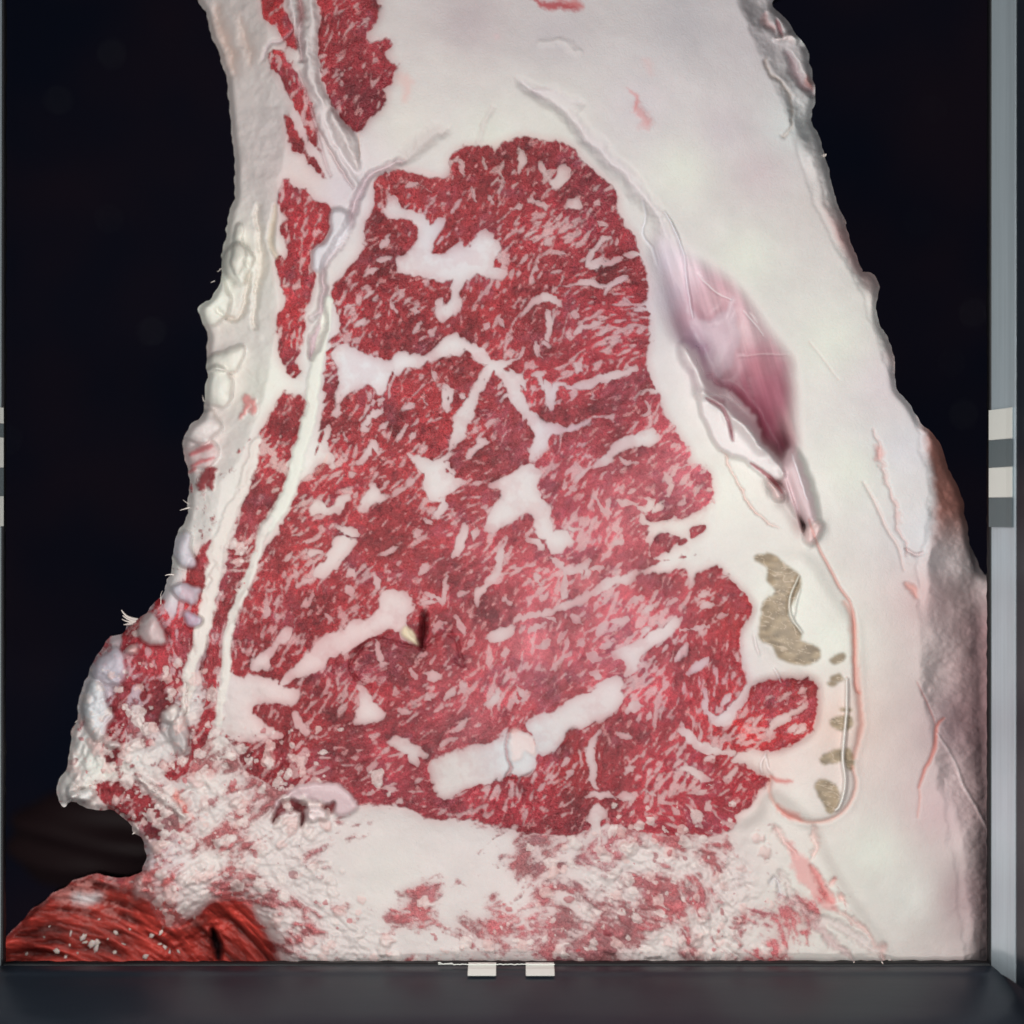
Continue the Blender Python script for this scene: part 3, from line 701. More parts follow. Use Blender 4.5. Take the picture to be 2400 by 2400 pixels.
# ------------------------------------------------------------------ height in millimetres, towards the camera
hgt = np.zeros((NY, NX), dtype=np.float32)
hgt += fat * .22 + blur(fat, 8) * .35
hgt += m3 * (.08 + .17 * (1 - fat)) + rag * .07 * (1 - fat) + (blur(m1, 3) * .10) * (1 - fat)
hgt -= blur(1 - (LEAN_MAIN | (part == P_CAP)), 30) * 1.5
smoothfat = blur((part == P_CAP) & ~LEAN_MAIN, 10)

def bump(mask, mm, soft=8):
    global hgt
    hgt = hgt + blur(mask, soft) * mm
def tint(mask, c, k=1.0, soft=3):
    global col, lean_a
    m = (blur(mask, soft) if mask.dtype == bool else mask)[..., None] * k
    col = col * (1 - m) + (lin(c) if not isinstance(c, np.ndarray) else c) * m
def line(s, wv, c, k=1.0, mm=0.0, jag=4, soft=2.5, taper=.6, name=None, parent=P_CAP, gl=0.0):
    """thin vein / ridge / crease"""
    global col
    win, f = stroke_field(pts(s), wv / 2.415, soft, taper, jag)
    a0, a1, b0, b1 = win
    f = sstep(.05, .95, f).astype(np.float32)
    if c is not None:
        col[a0:a1, b0:b1] = col[a0:a1, b0:b1] * (1 - f[..., None] * k) + lin(c) * f[..., None] * k
    hgt[a0:a1, b0:b1] += f * mm
    GL[a0:a1, b0:b1] = np.maximum(GL[a0:a1, b0:b1], f * gl)
    if name:
        pid = newpart(name, parent); part[a0:a1, b0:b1][f > .5] = pid
GL = np.zeros((NY, NX), dtype=np.float32)

# fat cap: swells towards the lower right, then rolls away at the right edge
cap = blur((part == P_CAP), 14)
ridge = pts("R 1700 -60 R 1790 150 R 1860 330 R 1900 480 R 1985 640 H 300 250 420 620 560 880 600 1000 650 1250 660 1500 590 1750 G 1350 60 1400 300 1450 600 1500 860 1560 1300 1600 1600 R 2285 2400")
rx = np.interp(gy, ridge[:, 1], ridge[:, 0]).astype(np.float32)[:, None]
over = np.clip(PX - rx + 14 * WX, 0, None)
hgt -= (8 + 5 * sstep(700, 1300, PY)) * (1 - np.exp(-(over / (110 + 70 * sstep(1200, 1500, PY))) ** 1.3)) + over * .03
hgt += 2.4 * np.exp(-((PX - 1900) / 230) ** 2) * sstep(300, 1100, PY) * cap
# lumps rolling on the far right
farr = sstep(3, 34, over)
hgt += farr * (fbm(PX, PY, 120, 700, 2) * (8 - 5 * sstep(1200, 1500, PY)))
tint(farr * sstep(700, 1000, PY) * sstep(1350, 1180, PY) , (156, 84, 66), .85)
tint(sstep(5, 190, over) * sstep(1320, 1500, PY), (190, 146, 150), .85)  # shade of the fat curving away, put into its colour
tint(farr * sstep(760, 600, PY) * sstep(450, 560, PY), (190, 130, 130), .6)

# right hollow between fat and muscle
cavb = blur(CAVITY, 17)
cav_r = pts("B 870 1310 1060 1480 1300 1650 1490 1932 D 1580 200 1610 600 1680 1040"); cav_l = pts("B 820 1360 830 1560 900 1850 D 1000 120 1100 310 1330 480 1530 740 1655 1110")
xr = np.interp(gy, cav_r[:, 1], cav_r[:, 0]).astype(np.float32)[:, None]; xl = np.interp(gy, cav_l[:, 1], cav_l[:, 0]).astype(np.float32)[:, None]
u = np.clip((PX - xl) / np.maximum(xr - xl, 1), 0, 1)
dcav = sstep(0, .25, u) * sstep(1.15, .45, u)
hgt -= cavb * (3 + 13 * dcav * sstep(560, 950, PY))
ccol = idw([(1560,580,(214,204,212)),(1600,640,(216,194,202)),(1680,700,(196,150,158)),(1750,780,(206,176,180)),(1640,720,(176,124,138)),(1700,850,(208,180,188)),(1780,860,(168,104,116)),(1750,930,(146,66,88)),(1790,1000,(132,50,74)),
            (1830,1080,(142,66,88)),(1800,900,(152,78,98)),(1850,1000,(206,170,172)),(1820,1140,(126,40,66)),(1850,1200,(120,34,58)),(1600,850,(196,160,176)),(1560,700,(200,190,208)),(1540,620,(214,206,222)),(1620,820,(180,150,178))], 3)
cst = 1 + .10 * norm(fbm(PX * 1.0 + (PY - 800) * -.28, PY * .08, 16, 720, 3))
veil = (sstep(1150, 650, PY) * .38 * (.6 + .4 * np.clip(fbm(PX, PY, 70, 730, 3), -1, 1)))[..., None]
tint(cavb, (lin(ccol) * (1 - veil) + lin((224, 208, 214)) * veil) * cst[..., None] * 1.05, 1.0)
lean_a = lean_a * (1 - cavb)
GL = np.maximum(GL, cavb * .35)
P_CAV = newpart('hollow_lining', None, 'deep mauve lining of the hollow beside the ribeye'); part[CAVITY] = P_CAV

def flap(s, c, mm, name='membrane_flap', amp=9, soft=5, par=None, lab=None, gl=.4, k=1.0):
    m = poly(s, amp); bump(m, mm, soft); tint(m, c, k, 3)
    global lean_a, GL
    b = blur(m, 4); lean_a = lean_a * (1 - b); GL = np.maximum(GL, b * gl)
    if name:
        pid = newpart(name, par, lab); part[m] = pid
flap("B 990 1700 1040 1780 1100 1820 1200 1760 1260 1700 1280 1932 D 1270 80 1210 170 1140 185 1105 120 1090 40 1060 20 1020 -40 1000 -120", (208, 190, 200), 3, amp=26, k=.6, soft=16)
flap("D 960 0 1050 60 1100 170 1170 260 1250 300 1330 380 1400 470 1410 540 1460 590 1400 600 1290 470 1230 430 1200 340 1110 300 1050 290 1040 200 990 110", (232, 222, 224), 9, amp=18, soft=10)
flap("D 1050 290 1120 300 1220 400 1330 480 1400 570 1480 620 1540 720 1530 790 1440 770 1320 680 1180 610 1100 500", (230, 222, 222), 4, name=None)
flap("D 1545 640 1600 615 1650 700 1700 880 1725 1000 1690 1050 1670 1030 1620 990 1560 880 1540 790 1535 700", (216, 192, 196), 5, amp=14, soft=8)
flap("D 1440 780 1520 840 1540 900 1490 900 1470 850", (232, 206, 204), 8)
flap("D 1740 1020 1750 1080 1700 1150 1660 1110 1690 1040", (226, 200, 198), 5)
line("D 1350 690 1460 770 1530 860", 22, (176, 96, 104), .8, -2, name='crease')
line("D 1100 320 1180 370 1230 450 1250 560", 22, (186, 130, 140), .8, -2.5, name='crease')
line("D 1180 610 1240 690 1300 860 1380 960 1440 1020 1510 1070", 14, (222, 180, 172), .6, -1.0, jag=14, name='crease')
line("B 740 1120 755 1220 740 1320 790 1400 820 1500", 12, (236, 232, 240), .6, .5, name='membrane_edge', gl=1)
line("B 1055 1550 1100 1610 1160 1660 1240 1700", 6, (245, 240, 240), .7, .8, name='glossy_thread', gl=1)
line("B 1310 1760 1370 1830 1425 1900", 6, (245, 240, 240), .7, .8, name='glossy_thread', gl=1)
line("B 1345 1770 1390 1830", 5, (245, 240, 240), .7, .8, gl=1)
line("B 860 1200 920 1300 970 1450 1000 1650 1020 1800", 14, (228, 222, 232), .5, 1.1, name='membrane_edge', gl=.8)
line("D 1280 90 1400 75 1500 70 1560 70", 7, (222, 200, 204), .5, 1, gl=.5)
line("D 1585 640 1620 740 1670 900", 10, (245, 235, 240), .8, 1.0, name='glossy_thread', gl=1)
# groove above the ribeye, between the thin inner fat and the cap
line("B 60 470 200 570 330 650 420 760 520 880 640 980 720 1080 800 1180 870 1310", 60, (206, 192, 200), .5, -2.4, soft=22, jag=12, name='groove')  # soft shadow of the groove tinted in along with its depth
line("A 1550 740 1480 760 1400 830 1300 900", 60, (190, 172, 172), .45, -1.8, soft=20, jag=12)
line("A 1830 610 1770 700 1740 810", 20, (206, 186, 188), .35, -.6, soft=9, jag=12)
line("B 130 520 240 540 380 600", 50, (200, 186, 196), .35, -1, soft=16, jag=16)
line("B 160 240 260 230 330 290 400 300", 26, (232, 226, 222), .3, .5, soft=10, jag=20)
line("A 1300 900 1120 1000 1040 1130 1010 1260 930 1400 880 1480 860 1640 830 1760 800 1800", 40, (180, 154, 162), .65, -3.0, soft=10, jag=14, name='groove', parent=P_LEFTFAT)
line("A 860 1760 850 1850 820 1932 C 800 80", 60, (184, 150, 162), .7, -3.2, soft=10, jag=16)
line("A 740 -40 745 60 730 160 740 340", 30, (150, 86, 92), .8, -3.5, soft=8, jag=12, name='groove', parent=P_LEFTFAT)
line("A 690 -40 710 100 740 200 760 330 800 480 830 600 880 760 980 940 1040 1040", 50, (214, 202, 204), .7, 1.4, soft=10, jag=14, name='sinew', parent=P_LEFTFAT)
line("A 800 -40 800 120 780 280 820 500 900 640 980 760 1050 880", 60, (216, 204, 204), .8, 1.7, soft=10, jag=14, name='sinew', parent=P_LEFTFAT)
line("A 820 700 900 850 960 960 1030 1060", 12, (184, 156, 156), .7, -1.5, soft=5, jag=6)
line("A 720 400 800 640 850 840 900 1000", 14, (190, 160, 164), .6, -1.2, soft=5, jag=6)
line("A 1065 760 1072 850 1068 920", 8, (206, 170, 150), .6, -.8, jag=4)
flap("A 905 625 960 680 1020 740 1060 820 1065 960 1010 900 940 800 900 700", (216, 204, 204), 2.5, amp=5, par=P_LEFTFAT)
flap("A 900 1200 960 1180 1010 1240 1000 1330 930 1420 880 1480 850 1540 800 1520 810 1400 870 1370 905 1300", (216, 210, 216), 2.5, amp=5, par=P_LEFTFAT)
line("A 590 1160 580 1250 570 1390 600 1460", 34, (196, 176, 150), .6, -1.0, soft=6)
line("A 500 1160 510 1400 520 1500 490 1700 480 1850", 30, (214, 200, 186), .5, -2.0, soft=10, jag=14)
line("A 430 1480 440 1600 420 1740 340 1800 270 1760", 24, (206, 190, 176), .5, -2, soft=8, jag=16)
line("A 700 160 620 230 560 240 520 340", 20, (196, 176, 184), .5, -1, soft=6)
line("A 250 60 300 200 340 330 360 420", 50, (214, 170, 150), .45, -1.2, soft=20, jag=18)
line("A 380 100 430 230 440 350", 40, (222, 184, 166), .4, -1, soft=20, jag=18)
# deep gap at the end of the large seam and around the nodule below it
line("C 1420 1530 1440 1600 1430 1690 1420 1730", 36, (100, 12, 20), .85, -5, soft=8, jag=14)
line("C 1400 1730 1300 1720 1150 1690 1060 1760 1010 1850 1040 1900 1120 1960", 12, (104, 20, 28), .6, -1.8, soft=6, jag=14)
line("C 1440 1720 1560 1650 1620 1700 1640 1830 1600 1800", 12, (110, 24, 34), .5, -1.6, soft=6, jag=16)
flap("C 1330 1610 1370 1640 1405 1720 1360 1700 1310 1660", (222, 204, 176), 1.2, name=None, amp=4)
# torn rim creases
line("F 950 260 930 380 960 470 940 530 1000 550 1090 500", 12, (150, 40, 46), .7, -1.4, soft=4, jag=10)
flap("F 950 270 1010 260 1080 300 1090 420 1030 400 1000 450 960 400", (230, 204, 200), .5, name='torn_flap', amp=22, par=P_LOW, k=.6)
flap("E 1550 700 1600 640 1700 580 1850 560 1932 575 F 60 640 90 700 0 760 E 1850 690 1750 660 1650 700 1580 760", (214, 188, 192), 2, name='bone_rim', amp=8, par=P_BOTFAT)
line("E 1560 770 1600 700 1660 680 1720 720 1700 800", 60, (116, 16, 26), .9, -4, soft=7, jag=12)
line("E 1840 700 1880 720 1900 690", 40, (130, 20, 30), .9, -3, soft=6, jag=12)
flap("E 1730 720 1800 700 1860 760 1800 770 1760 790", (232, 214, 214), 3, name='torn_flap', amp=10, par=P_BOTFAT)

# soft pocket at the right: pale jelly-like rim with tan spongy cartilage
POCK = poly("D 1380 1210 1480 1210 1640 1190 1740 1300 1860 1500 1950 1640 G 1000 60 1012 250 975 400 960 480 972 600 900 730 780 790 640 770 540 710 490 620 500 530 560 400 700 320 760 240 770 0 D 1380 1700 1390 1500 1440 1380", 5)
bump(POCK, 1.2, 14); GL = np.maximum(GL, blur(POCK, 8) * .25)
P_POC = newpart('gristle_pocket', None, 'pale glossy gristle pocket at the right of the cut'); part[POCK] = P_POC
TAN = [ "D 1380 1210 1480 1205 1560 1270 1630 1340 1620 1420 1580 1500 1570 1560 1640 1660 1640 1700 1740 1740 1730 1810 1600 1835 1500 1795 1480 1740 1400 1690 1400 1600 1420 1480 1490 1420 1440 1360 1440 1290 1380 1250",
        "G 840 210 880 190 950 190 970 230 940 265 880 270 835 240", "G 770 440 800 400 860 375 940 370 970 410 965 480 930 490 900 440 850 460 790 465",
        "G 750 570 800 545 880 590 890 650 860 730 825 740 800 680 760 620", "G 810 10 840 -5 880 5 850 30", "G 890 150 950 150 960 165 900 170",
        "D 1800 1800 1880 1760 1890 1800 1830 1830", "D 1800 1900 1860 1880 1880 1920 1820 1940"]
cellx = norm(vnoise(PX * .5 + PY * .35, PY - PX * .25, 9, 740)); 
cell = 1 - np.abs(norm(fbm(PX * .35 + PY * .12, PY - PX * .2, 11, 741, 2)))
for s in TAN:
    m = poly(s, 6); b = blur(m, 3)
    tc_ = lin((158, 140, 118)) * np.clip(1 + .14 * cellx, .5, 1.5)[..., None]
    vein = sstep(.72, .98, cell)[..., None]
    tc_ = tc_ * (1 - vein * .7) + lin((204, 184, 164)) * vein * .7
    col = col * (1 - b[..., None]) + tc_ * b[..., None]
    hgt += b * (-.25) + b * sstep(.7, 1, cell) * .10
    lean_a = lean_a * (1 - b)
    part[m] = newpart('tan_cartilage', P_POC)
line("D 1620 1330 1590 1400 1570 1470 1580 1560 1640 1650", 14, (226, 220, 208), .9, 1.6, jag=2, soft=3, name='glint_fold', parent=P_POC, gl=1)  # raised fold with its specular glint put in as pale colour
line("D 1630 1400 1610 1470 1600 1530 1590 1570", 8, (226, 216, 206), .7, 1.0, jag=2, name='glint_fold', parent=P_POC, gl=1)
line("G 930 -20 930 100 925 200 912 330 905 430 920 540 915 620 885 700 865 720", 18, (238, 232, 226), .9, 2.0, jag=2, soft=3, taper=.5, name='glint_fold', parent=P_POC, gl=1)  # long glint painted near-white along this fold
line("D 1370 1660 1380 1720 1400 1780", 8, (236, 222, 222), .8, 1, jag=3, gl=1)
line("D 1480 1850 1500 1880 1520 1932", 8, (236, 222, 222), .8, 1, jag=3, gl=1)
line("G 470 400 445 460 450 510", 8, (240, 228, 228), .8, 1, jag=2, gl=1)
line("G 470 410 480 470 495 500", 7, (240, 228, 228), .8, 1, jag=2, gl=1)
line("D 1680 1010 1730 1150 1790 1270 1860 1400 1932 1540 G 975 0 1003 60", 16, (206, 118, 106), .6, -.8, jag=2, soft=4, name='red_rim', parent=P_CAP, taper=.4)
line("D 1880 1480 1932 1600 G 990 30 1010 180 995 320 970 410", 34, (216, 130, 112), .5, -.6, jag=8, soft=8, taper=.4)
line("G 958 470 978 600 900 735 780 790 640 770 540 710 490 620 500 530", 20, (226, 160, 146), .6, -.8, jag=3, soft=6, name='red_rim', parent=P_CAP, taper=.3)
line("G 500 530 560 550 620 560", 26, (206, 90, 84), .7, 0, jag=10, soft=6)
line("G 540 720 600 750 680 770", 40, (214, 110, 100), .6, 0, jag=16, soft=9)
# veins on the cap
line("G 1330 0 1400 150 1430 235", 9, (196, 130, 128), .7, -.5, jag=2, soft=3, name='vein')
line("G 1480 200 1440 240 1432 310 1415 400 1370 500 1335 590", 24, (204, 122, 112), .8, -.6, jag=5, soft=4, name='vein')
line("G 1335 590 1345 650 1325 760", 14, (222, 160, 150), .6, -.3, jag=5, soft=5)
line("G 1440 290 1540 450 1590 580 1660 700 1720 820", 12, (224, 206, 206), .6, .8, jag=3, soft=4, name='vein')
line("D 1680 0 1760 100 1850 220", 6, (228, 206, 200), .6, -.3, jag=2)
line("H 360 990 385 1060 380 1120 410 1220 430 1300 470 1400 500 1500 520 1590 545 1700", 16, (222, 184, 180), .65, -.8, jag=18, soft=5, name='vein', taper=.3)
line("H 365 1080 395 1110 370 1150", 40, (224, 170, 166), .6, -.4, jag=8, soft=7)
line("H 540 1850 580 1890 600 1932", 34, (214, 150, 140), .7, -1, jag=10, soft=6)
line("H 300 1280 380 1420 440 1550 490 1640 530 1780", 14, (226, 196, 190), .6, -.8, jag=6, soft=5)
line("H 540 1660 590 1690 630 1680", 12, (190, 160, 160), .6, -2, jag=4, soft=5)
line("B 1440 340 1460 420 1510 470 1560 540 1570 640 1580 720 1540 770", 12, (200, 170, 150), .6, -1.2, jag=16, soft=9, name='crease', taper=.4)
line("B 1440 80 1450 130 1500 170", 40, (206, 160, 160), .6, -1.5, jag=14, soft=8)
line("B 1500 110 1515 160 1540 210", 18, (140, 60, 70), .7, -1.5, jag=6)
line("B 1510 215 1580 215 1650 200", 40, (230, 214, 214), .8, 3, jag=14, soft=8, name='fat_tag')
line("B 1600 200 1640 215 1665 230", 64, (226, 226, 226), .9, 3, jag=20, soft=8, name='fat_tag')
line("B 1560 290 1600 400 1650 480 1690 530", 50, (176, 150, 156), .7, -3, jag=14, soft=8)
line("B 1660 420 1690 500", 40, (176, 110, 104), .7, 0, jag=10, soft=8)
line("B 660 510 700 540 710 600 690 640", 34, (222, 120, 120), .5, 0, jag=22, soft=9)
line("B 690 600 740 660 760 710 780 690", 60, (216, 120, 120), .5, .3, jag=26, soft=14)
line("B 760 360 800 400", 40, (222, 190, 190), .5, 0, jag=20, soft=12)
line("B 100 0 180 30 280 30 380 80", 50, (176, 40, 52), .85, 0, jag=26, soft=9, taper=.8)
line("B 260 -10 340 20 400 60", 40, (196, 60, 60), .7, 0, jag=20, soft=9)
line("A 1300 420 1340 500 1320 560", 50, (228, 176, 170), .5, 0, jag=24, soft=16)
line("A 1830 190 1850 200", 40, (222, 186, 190), .5, 0, jag=14, soft=12)
line("C 890 640 860 700 820 760", 18, (226, 176, 166), .5, 0, jag=6, soft=5)
line("A 1380 950 1500 1000", 30, (226, 200, 200), .4, 0, jag=10, soft=12)
# lower right, strands running down along the pocket
for s, wv, c in (("G 600 900 680 1060 760 1180 860 1280", 100, (226, 140, 140)), ("G 720 1050 800 1160 850 1240", 50, (222, 120, 120)), ("G 560 1060 600 1180 700 1300 900 1400 1050 1500 1160 1570", 46, (214, 196, 194)),
                 ("G 860 1280 960 1360 1060 1450 1160 1570", 20, (216, 160, 156)), ("G 700 1360 760 1380 820 1460 950 1560", 50, (196, 160, 162)), ("G 740 820 760 900 720 980", 40, (230, 190, 184)),
                 ("G 480 1150 520 1120 560 1200", 30, (206, 200, 206)), ("G 880 1200 920 1230", 40, (228, 170, 165)), ("G 830 1110 850 1120", 30, (226, 130, 126)), ("G 520 820 560 880 640 960", 40, (226, 186, 182))):
    line(s, wv, c, .6, -1.2 if wv < 60 else .3, jag=22, soft=9)

def seam(s, wv, c, mm, name='fat_seam', jag=8, taper=.25):
    global lean_a
    win, f = stroke_field(pts(s), wv / 2.415, 5, taper, jag); a0, a1, b0, b1 = win
    f = sstep(.1, .9, f + rag[a0:a1, b0:b1] * .10).astype(np.float32)
    cc = lin(c) * .925
    col[a0:a1, b0:b1] = col[a0:a1, b0:b1] * (1 - f[..., None]) + cc * f[..., None]
    lean_a[a0:a1, b0:b1] *= 1 - f; hgt[a0:a1, b0:b1] += f * mm
    part[a0:a1, b0:b1][f > .5] = newpart(name, P_LEFTFAT)
seam("A 900 1700 C 850 30 815 170 785 400 735 620 690 800 610 960 525 1080", 72, (234, 233, 224), .5)
seam("C 560 1010 520 1090 470 1260 400 1420 345 1600 315 1750 308 1932 E 1245 130 1240 240", 52, (232, 224, 218), .5)
seam("C 480 560 450 700 390 880 320 1030 265 1180 235 1400 185 1600 130 1800 100 1932 E 1060 80 1030 220", 84, (232, 222, 216), .6, jag=14, taper=.5)
# left outer lumps: heights step away from the cut face
edgeL = pts("R 600 -60 A 560 200 700 600 620 1000 600 1250 590 1460 600 1700 590 1932 C 560 220 500 420 400 660 280 800 260 1000 230 1100 I 1080 1010 950 1250 R 300 1560 R 285 1700 R 240 1800 R 150 1890 R 200 2400")
lx = np.interp(gy, edgeL[:, 1], edgeL[:, 0]).astype(np.float32)[:, None]
outl = np.clip(lx - PX + 10 * WX, 0, None)
hgt -= np.where(PY < 1950, 7 * (1 - np.exp(-(outl / 90) ** 1.5)) + outl * .03, 0)
LWX = fbm(PX, PY, 80, 810, 3, .5) * 30; LWY = fbm(PX, PY, 80, 820, 3, .5) * 30
for cx, cy, rx_, ry_, mm, c in ((500,900,45,55,5,(234,233,224)),(520,840,40,24,4,(232,230,220)),(470,990,50,40,5,(226,216,214)),(470,1060,45,40,3,(220,190,190)),(480,700,60,55,5,(232,232,222)),(560,620,45,60,4,(232,230,220)),
        (440,1290,30,50,4,(214,208,220)),(350,1475,42,38,6,(216,208,208)),(255,1560,45,55,4,(196,188,200)),(225,1660,45,60,5,(220,222,226)),(395,1670,24,18,5,(234,226,220)),(440,1400,30,20,3,(200,196,208)),(270,1735,16,14,4,(234,224,222)),
        (175,1860,16,24,3,(232,230,226)),(420,1720,28,60,3,(204,198,198)),(315,1525,20,16,5,(230,190,186)),(450,1445,22,20,3,(190,180,200)),(565,590,20,80,2,(230,226,216))):
    e = np.clip(1 - ((PX - cx + LWX) / rx_) ** 2 - ((PY - cy + LWY) / ry_) ** 2, 0, 1)
    hgt += 1.3 * mm * np.sqrt(e + .02) * sstep(0, .3, e); tint(sstep(0, .55, e).astype(np.float32), c, .75)
    lean_a *= 1 - sstep(0, .4, e)
    part[e > .02] = newpart('fat_lump', P_LEFTFAT)
for s, wv in (("I 1080 400 1140 370 1207 350", 34), ("I 1090 470 1150 440 1207 420", 30), ("I 1080 500 1120 480", 24)):
    line(s, wv, (200, 90, 96), .75, .4, jag=10, soft=5, name='red_streak', parent=P_LEFTFAT)
line("I 1150 600 1170 540 1200 520 1210 580", 60, (140, 20, 34), .9, 1, jag=24, soft=6)
line("C 400 420 440 350 470 360 450 430", 60, (220, 110, 110), .7, 1, jag=26, soft=8)
line("E 400 615 440 605 480 592", 10, (60, 20, 20), .9, -3, jag=4, soft=3)
flap("E 385 640 440 615 510 600 530 640 480 680 400 680", (230, 226, 224), 4, name='fat_lump', amp=6, par=P_LEFTFAT)
for s in ("E 1050 -10 1060 40 1050 90 1060 140 1045 190", "I 1170 1420 1160 1550 1140 1640", "E 790 190 800 270 820 380"):
    line(s, 8, (110, 50, 56), .7, -1.6, jag=8, soft=3, name='crease', parent=P_LEFTFAT)
line("E 925 170 960 260 1010 330 1060 400", 90, (196, 188, 188), .8, 2.2, jag=10, soft=8, name='sinew', parent=P_LEFTFAT)
line("E 780 520 860 600 930 650 990 700 1040 760", 50, (232, 220, 216), .8, 2, jag=14, soft=8, name='sinew', parent=P_LEFTFAT)
line("E 1040 680 1060 740 1100 770", 30, (196, 70, 60), .8, 0, jag=12, soft=6)
line("E 990 600 1000 660 1050 700", 40, (222, 140, 130), .7, 0, jag=12, soft=8)
# neck muscle low left sits farther back; its upper edge is rounded
bump(BOT_RED, -14, 40)
hgt -= blur((PY > 1960) & (part == P_LEFTFAT), 40) * 8
hgt += redm * (st * .5)
line("E 410 1210 480 1225 560 1205", 60, (226, 224, 226), .75, 1.0, jag=10, soft=16, name='pale_patch', parent=P_RED)
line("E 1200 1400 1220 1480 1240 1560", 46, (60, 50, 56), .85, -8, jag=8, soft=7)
line("E 800 1110 780 1160 770 1220", 50, (226, 196, 194), .6, 2, jag=12, soft=10)

# crumbs and grains of fat and bone heaped in the torn zones
def stamp(cx, cy, r, mm, c, k):
    a0, a1, b0, b1 = window(cx - r - 2, cy - r - 2, cx + r + 2, cy + r + 2)
    if a1 <= a0 or b1 <= b0: return
    d = ((PX[a0:a1, b0:b1] + WX[a0:a1, b0:b1] * 10 - cx) ** 2 + (PY[a0:a1, b0:b1] + WY[a0:a1, b0:b1] * 10 - cy) ** 2) / (r * r) * (1 + .38 * rag[a0:a1, b0:b1])
    e = np.clip(1 - d, 0, 1)
    hgt[a0:a1, b0:b1] += mm * np.sqrt(e)
    m = sstep(0, .4, e)[..., None].astype(np.float32) * k
    col[a0:a1, b0:b1] = col[a0:a1, b0:b1] * (1 - m) + c * m
    lean_a[a0:a1, b0:b1] *= 1 - m[..., 0]
crz = idw([(300,1500,.25),(350,1650,.5),(250,1800,1),(300,1900,1),(420,1850,1),(500,1850,.8),(600,1850,.5),(450,1700,.8),(520,1350,.25),(600,1000,0),(400,1300,.1),(450,1500,.12),(560,1500,.05),(540,1700,.25),(700,1600,.15),(620,1560,.5),(1000,1600,0),(800,1800,.2),
           (520,2000,.6),(650,2080,.5),(900,2040,.1),(1100,2050,.1),(1300,2100,.35),(1500,2080,.5),(1700,2120,.5),(1850,2150,.2),(1950,2000,0),(800,2180,.4),(600,2200,.3),(1000,2170,.25),(1300,1900,.2),(1600,1950,.35),(1500,1700,0),(200,2150,0),(500,100,0),(1100,100,0),(1700,300,0),(450,500,0),(480,800,.1),(1900,1000,0),(2000,1700,0),(900,800,0),(430,1100,.2),(1850,1800,0),(1300,1700,0)], 3)
zone = (leftfat | botfat | (LEAN_MAIN & (PY > 1700))) & SIL & (crz > .22)
cand = np.argwhere(zone)
for j, i in cand[rng.randint(0, len(cand), 3600)]:
    if rng.rand() > crz[j, i] * .8 or BOT_RED[j, i]: continue
    r = 2.6 + 15 * rng.rand() ** 3
    pale = rng.rand() < .86
    if not pale: r *= .6
    c = lin((232, 218, 214)) if pale else lin((168 + rng.randint(-20, 30), 62, 72))
    if pale and rng.rand() < .35: c = lin((228, 196, 192))
    stamp(gx[i], gy[j], r, r * .05, c * (0.92 + .12 * rng.rand()), .62)
# strong relief in torn zones
torn = blur((crz > .35) & zone, 20)
hgt += torn * (crum * .32 + rag * .18)
hgt += np.clip(crz, 0, .7) * SIL * .28 * norm(blur(np.abs(fbm(PX, PY, 70, 800, 5, .6)), 3))

# round the outline of the whole piece backwards
se = blur(SIL | (PX > 2330) | (PY > 2270), 13)
hgt -= (1 - sstep(.45, 1.0, se)) * 3.2
hgt = box(hgt, 1)
# far left and far right lumps lie well behind

# fat that is wet shines
gloss = np.clip(GL + .55 * lean_a + .12 + .18 * blur(lean_a, 14), 0, 1)
gloss = np.clip(gloss + .2 * m3 * .5, 0.02, 1).astype(np.float32)
pinkwet = idw([(1450,1400,.8),(1300,1550,.7),(1550,1430,.6),(1550,1150,.6),(1450,1200,.6),(1150,1680,.5),(1400,950,.2),(1750,1650,.3),(900,700,0),(1000,1000,0),(700,1500,0),(1200,1900,0),(1400,600,0)])
lean_a = np.clip(lean_a * (1 - pinkwet), 0, 1)

# labels of seams win inside the muscles
inm = np.isin(part, (P_RIB, P_LOW, P_CURL)) & (seam_id > 0) & (fat > .5)
part[inm] = seam_id[inm]

# pull the outline vertices onto a smooth contour so the rim is not stepped
sm = box(box(SIL.astype(np.float32), 2), 1)
gys, gxs = np.gradient(sm); gm = np.hypot(gxs, gys) + 1e-4
sh = np.clip((sm - .5) / gm, -1.3, 1.3)
q_ = SIL[:-1, :-1] & SIL[:-1, 1:] & SIL[1:, :-1] & SIL[1:, 1:]
cnt = np.zeros((NY, NX), dtype=np.int8)
cnt[:-1, :-1] += q_; cnt[:-1, 1:] += q_; cnt[1:, :-1] += q_; cnt[1:, 1:] += q_
rim = (cnt > 0) & (cnt < 4)
PXm = np.where(rim, PX - sh * gxs / gm * S, PX); PYm = np.where(rim, PY - sh * gys / gm * S, PY)

# ------------------------------------------------------------------ meshes
hb = -hgt * .001                                   # metres behind the face
sc_r = (DCAM + hb) / DCAM
VXW = (PXm - 1200) * K * sc_r; VZW = (1200 - PYm) * K * sc_r
# smooth normals from the relief
def grad(a):
    gy_, gx_ = np.gradient(a, S * K); return gx_, gy_
gX, gY = grad(hgt * .001)
nrm = np.stack([-gX, -np.ones_like(gX), gY], -1)
nrm /= np.linalg.norm(nrm, axis=-1, keepdims=True)
POS = np.stack([VXW, hb, VZW], -1).astype(np.float32)
c00 = SIL[:-1, :-1] & SIL[:-1, 1:] & SIL[1:, :-1] & SIL[1:, 1:]
jj, ii = np.nonzero(c00)
lab = part[jj, ii]
vid = jj * NX + ii
quads = np.stack([vid, vid + NX, vid + NX + 1, vid + 1], -1)      # seen from -Y
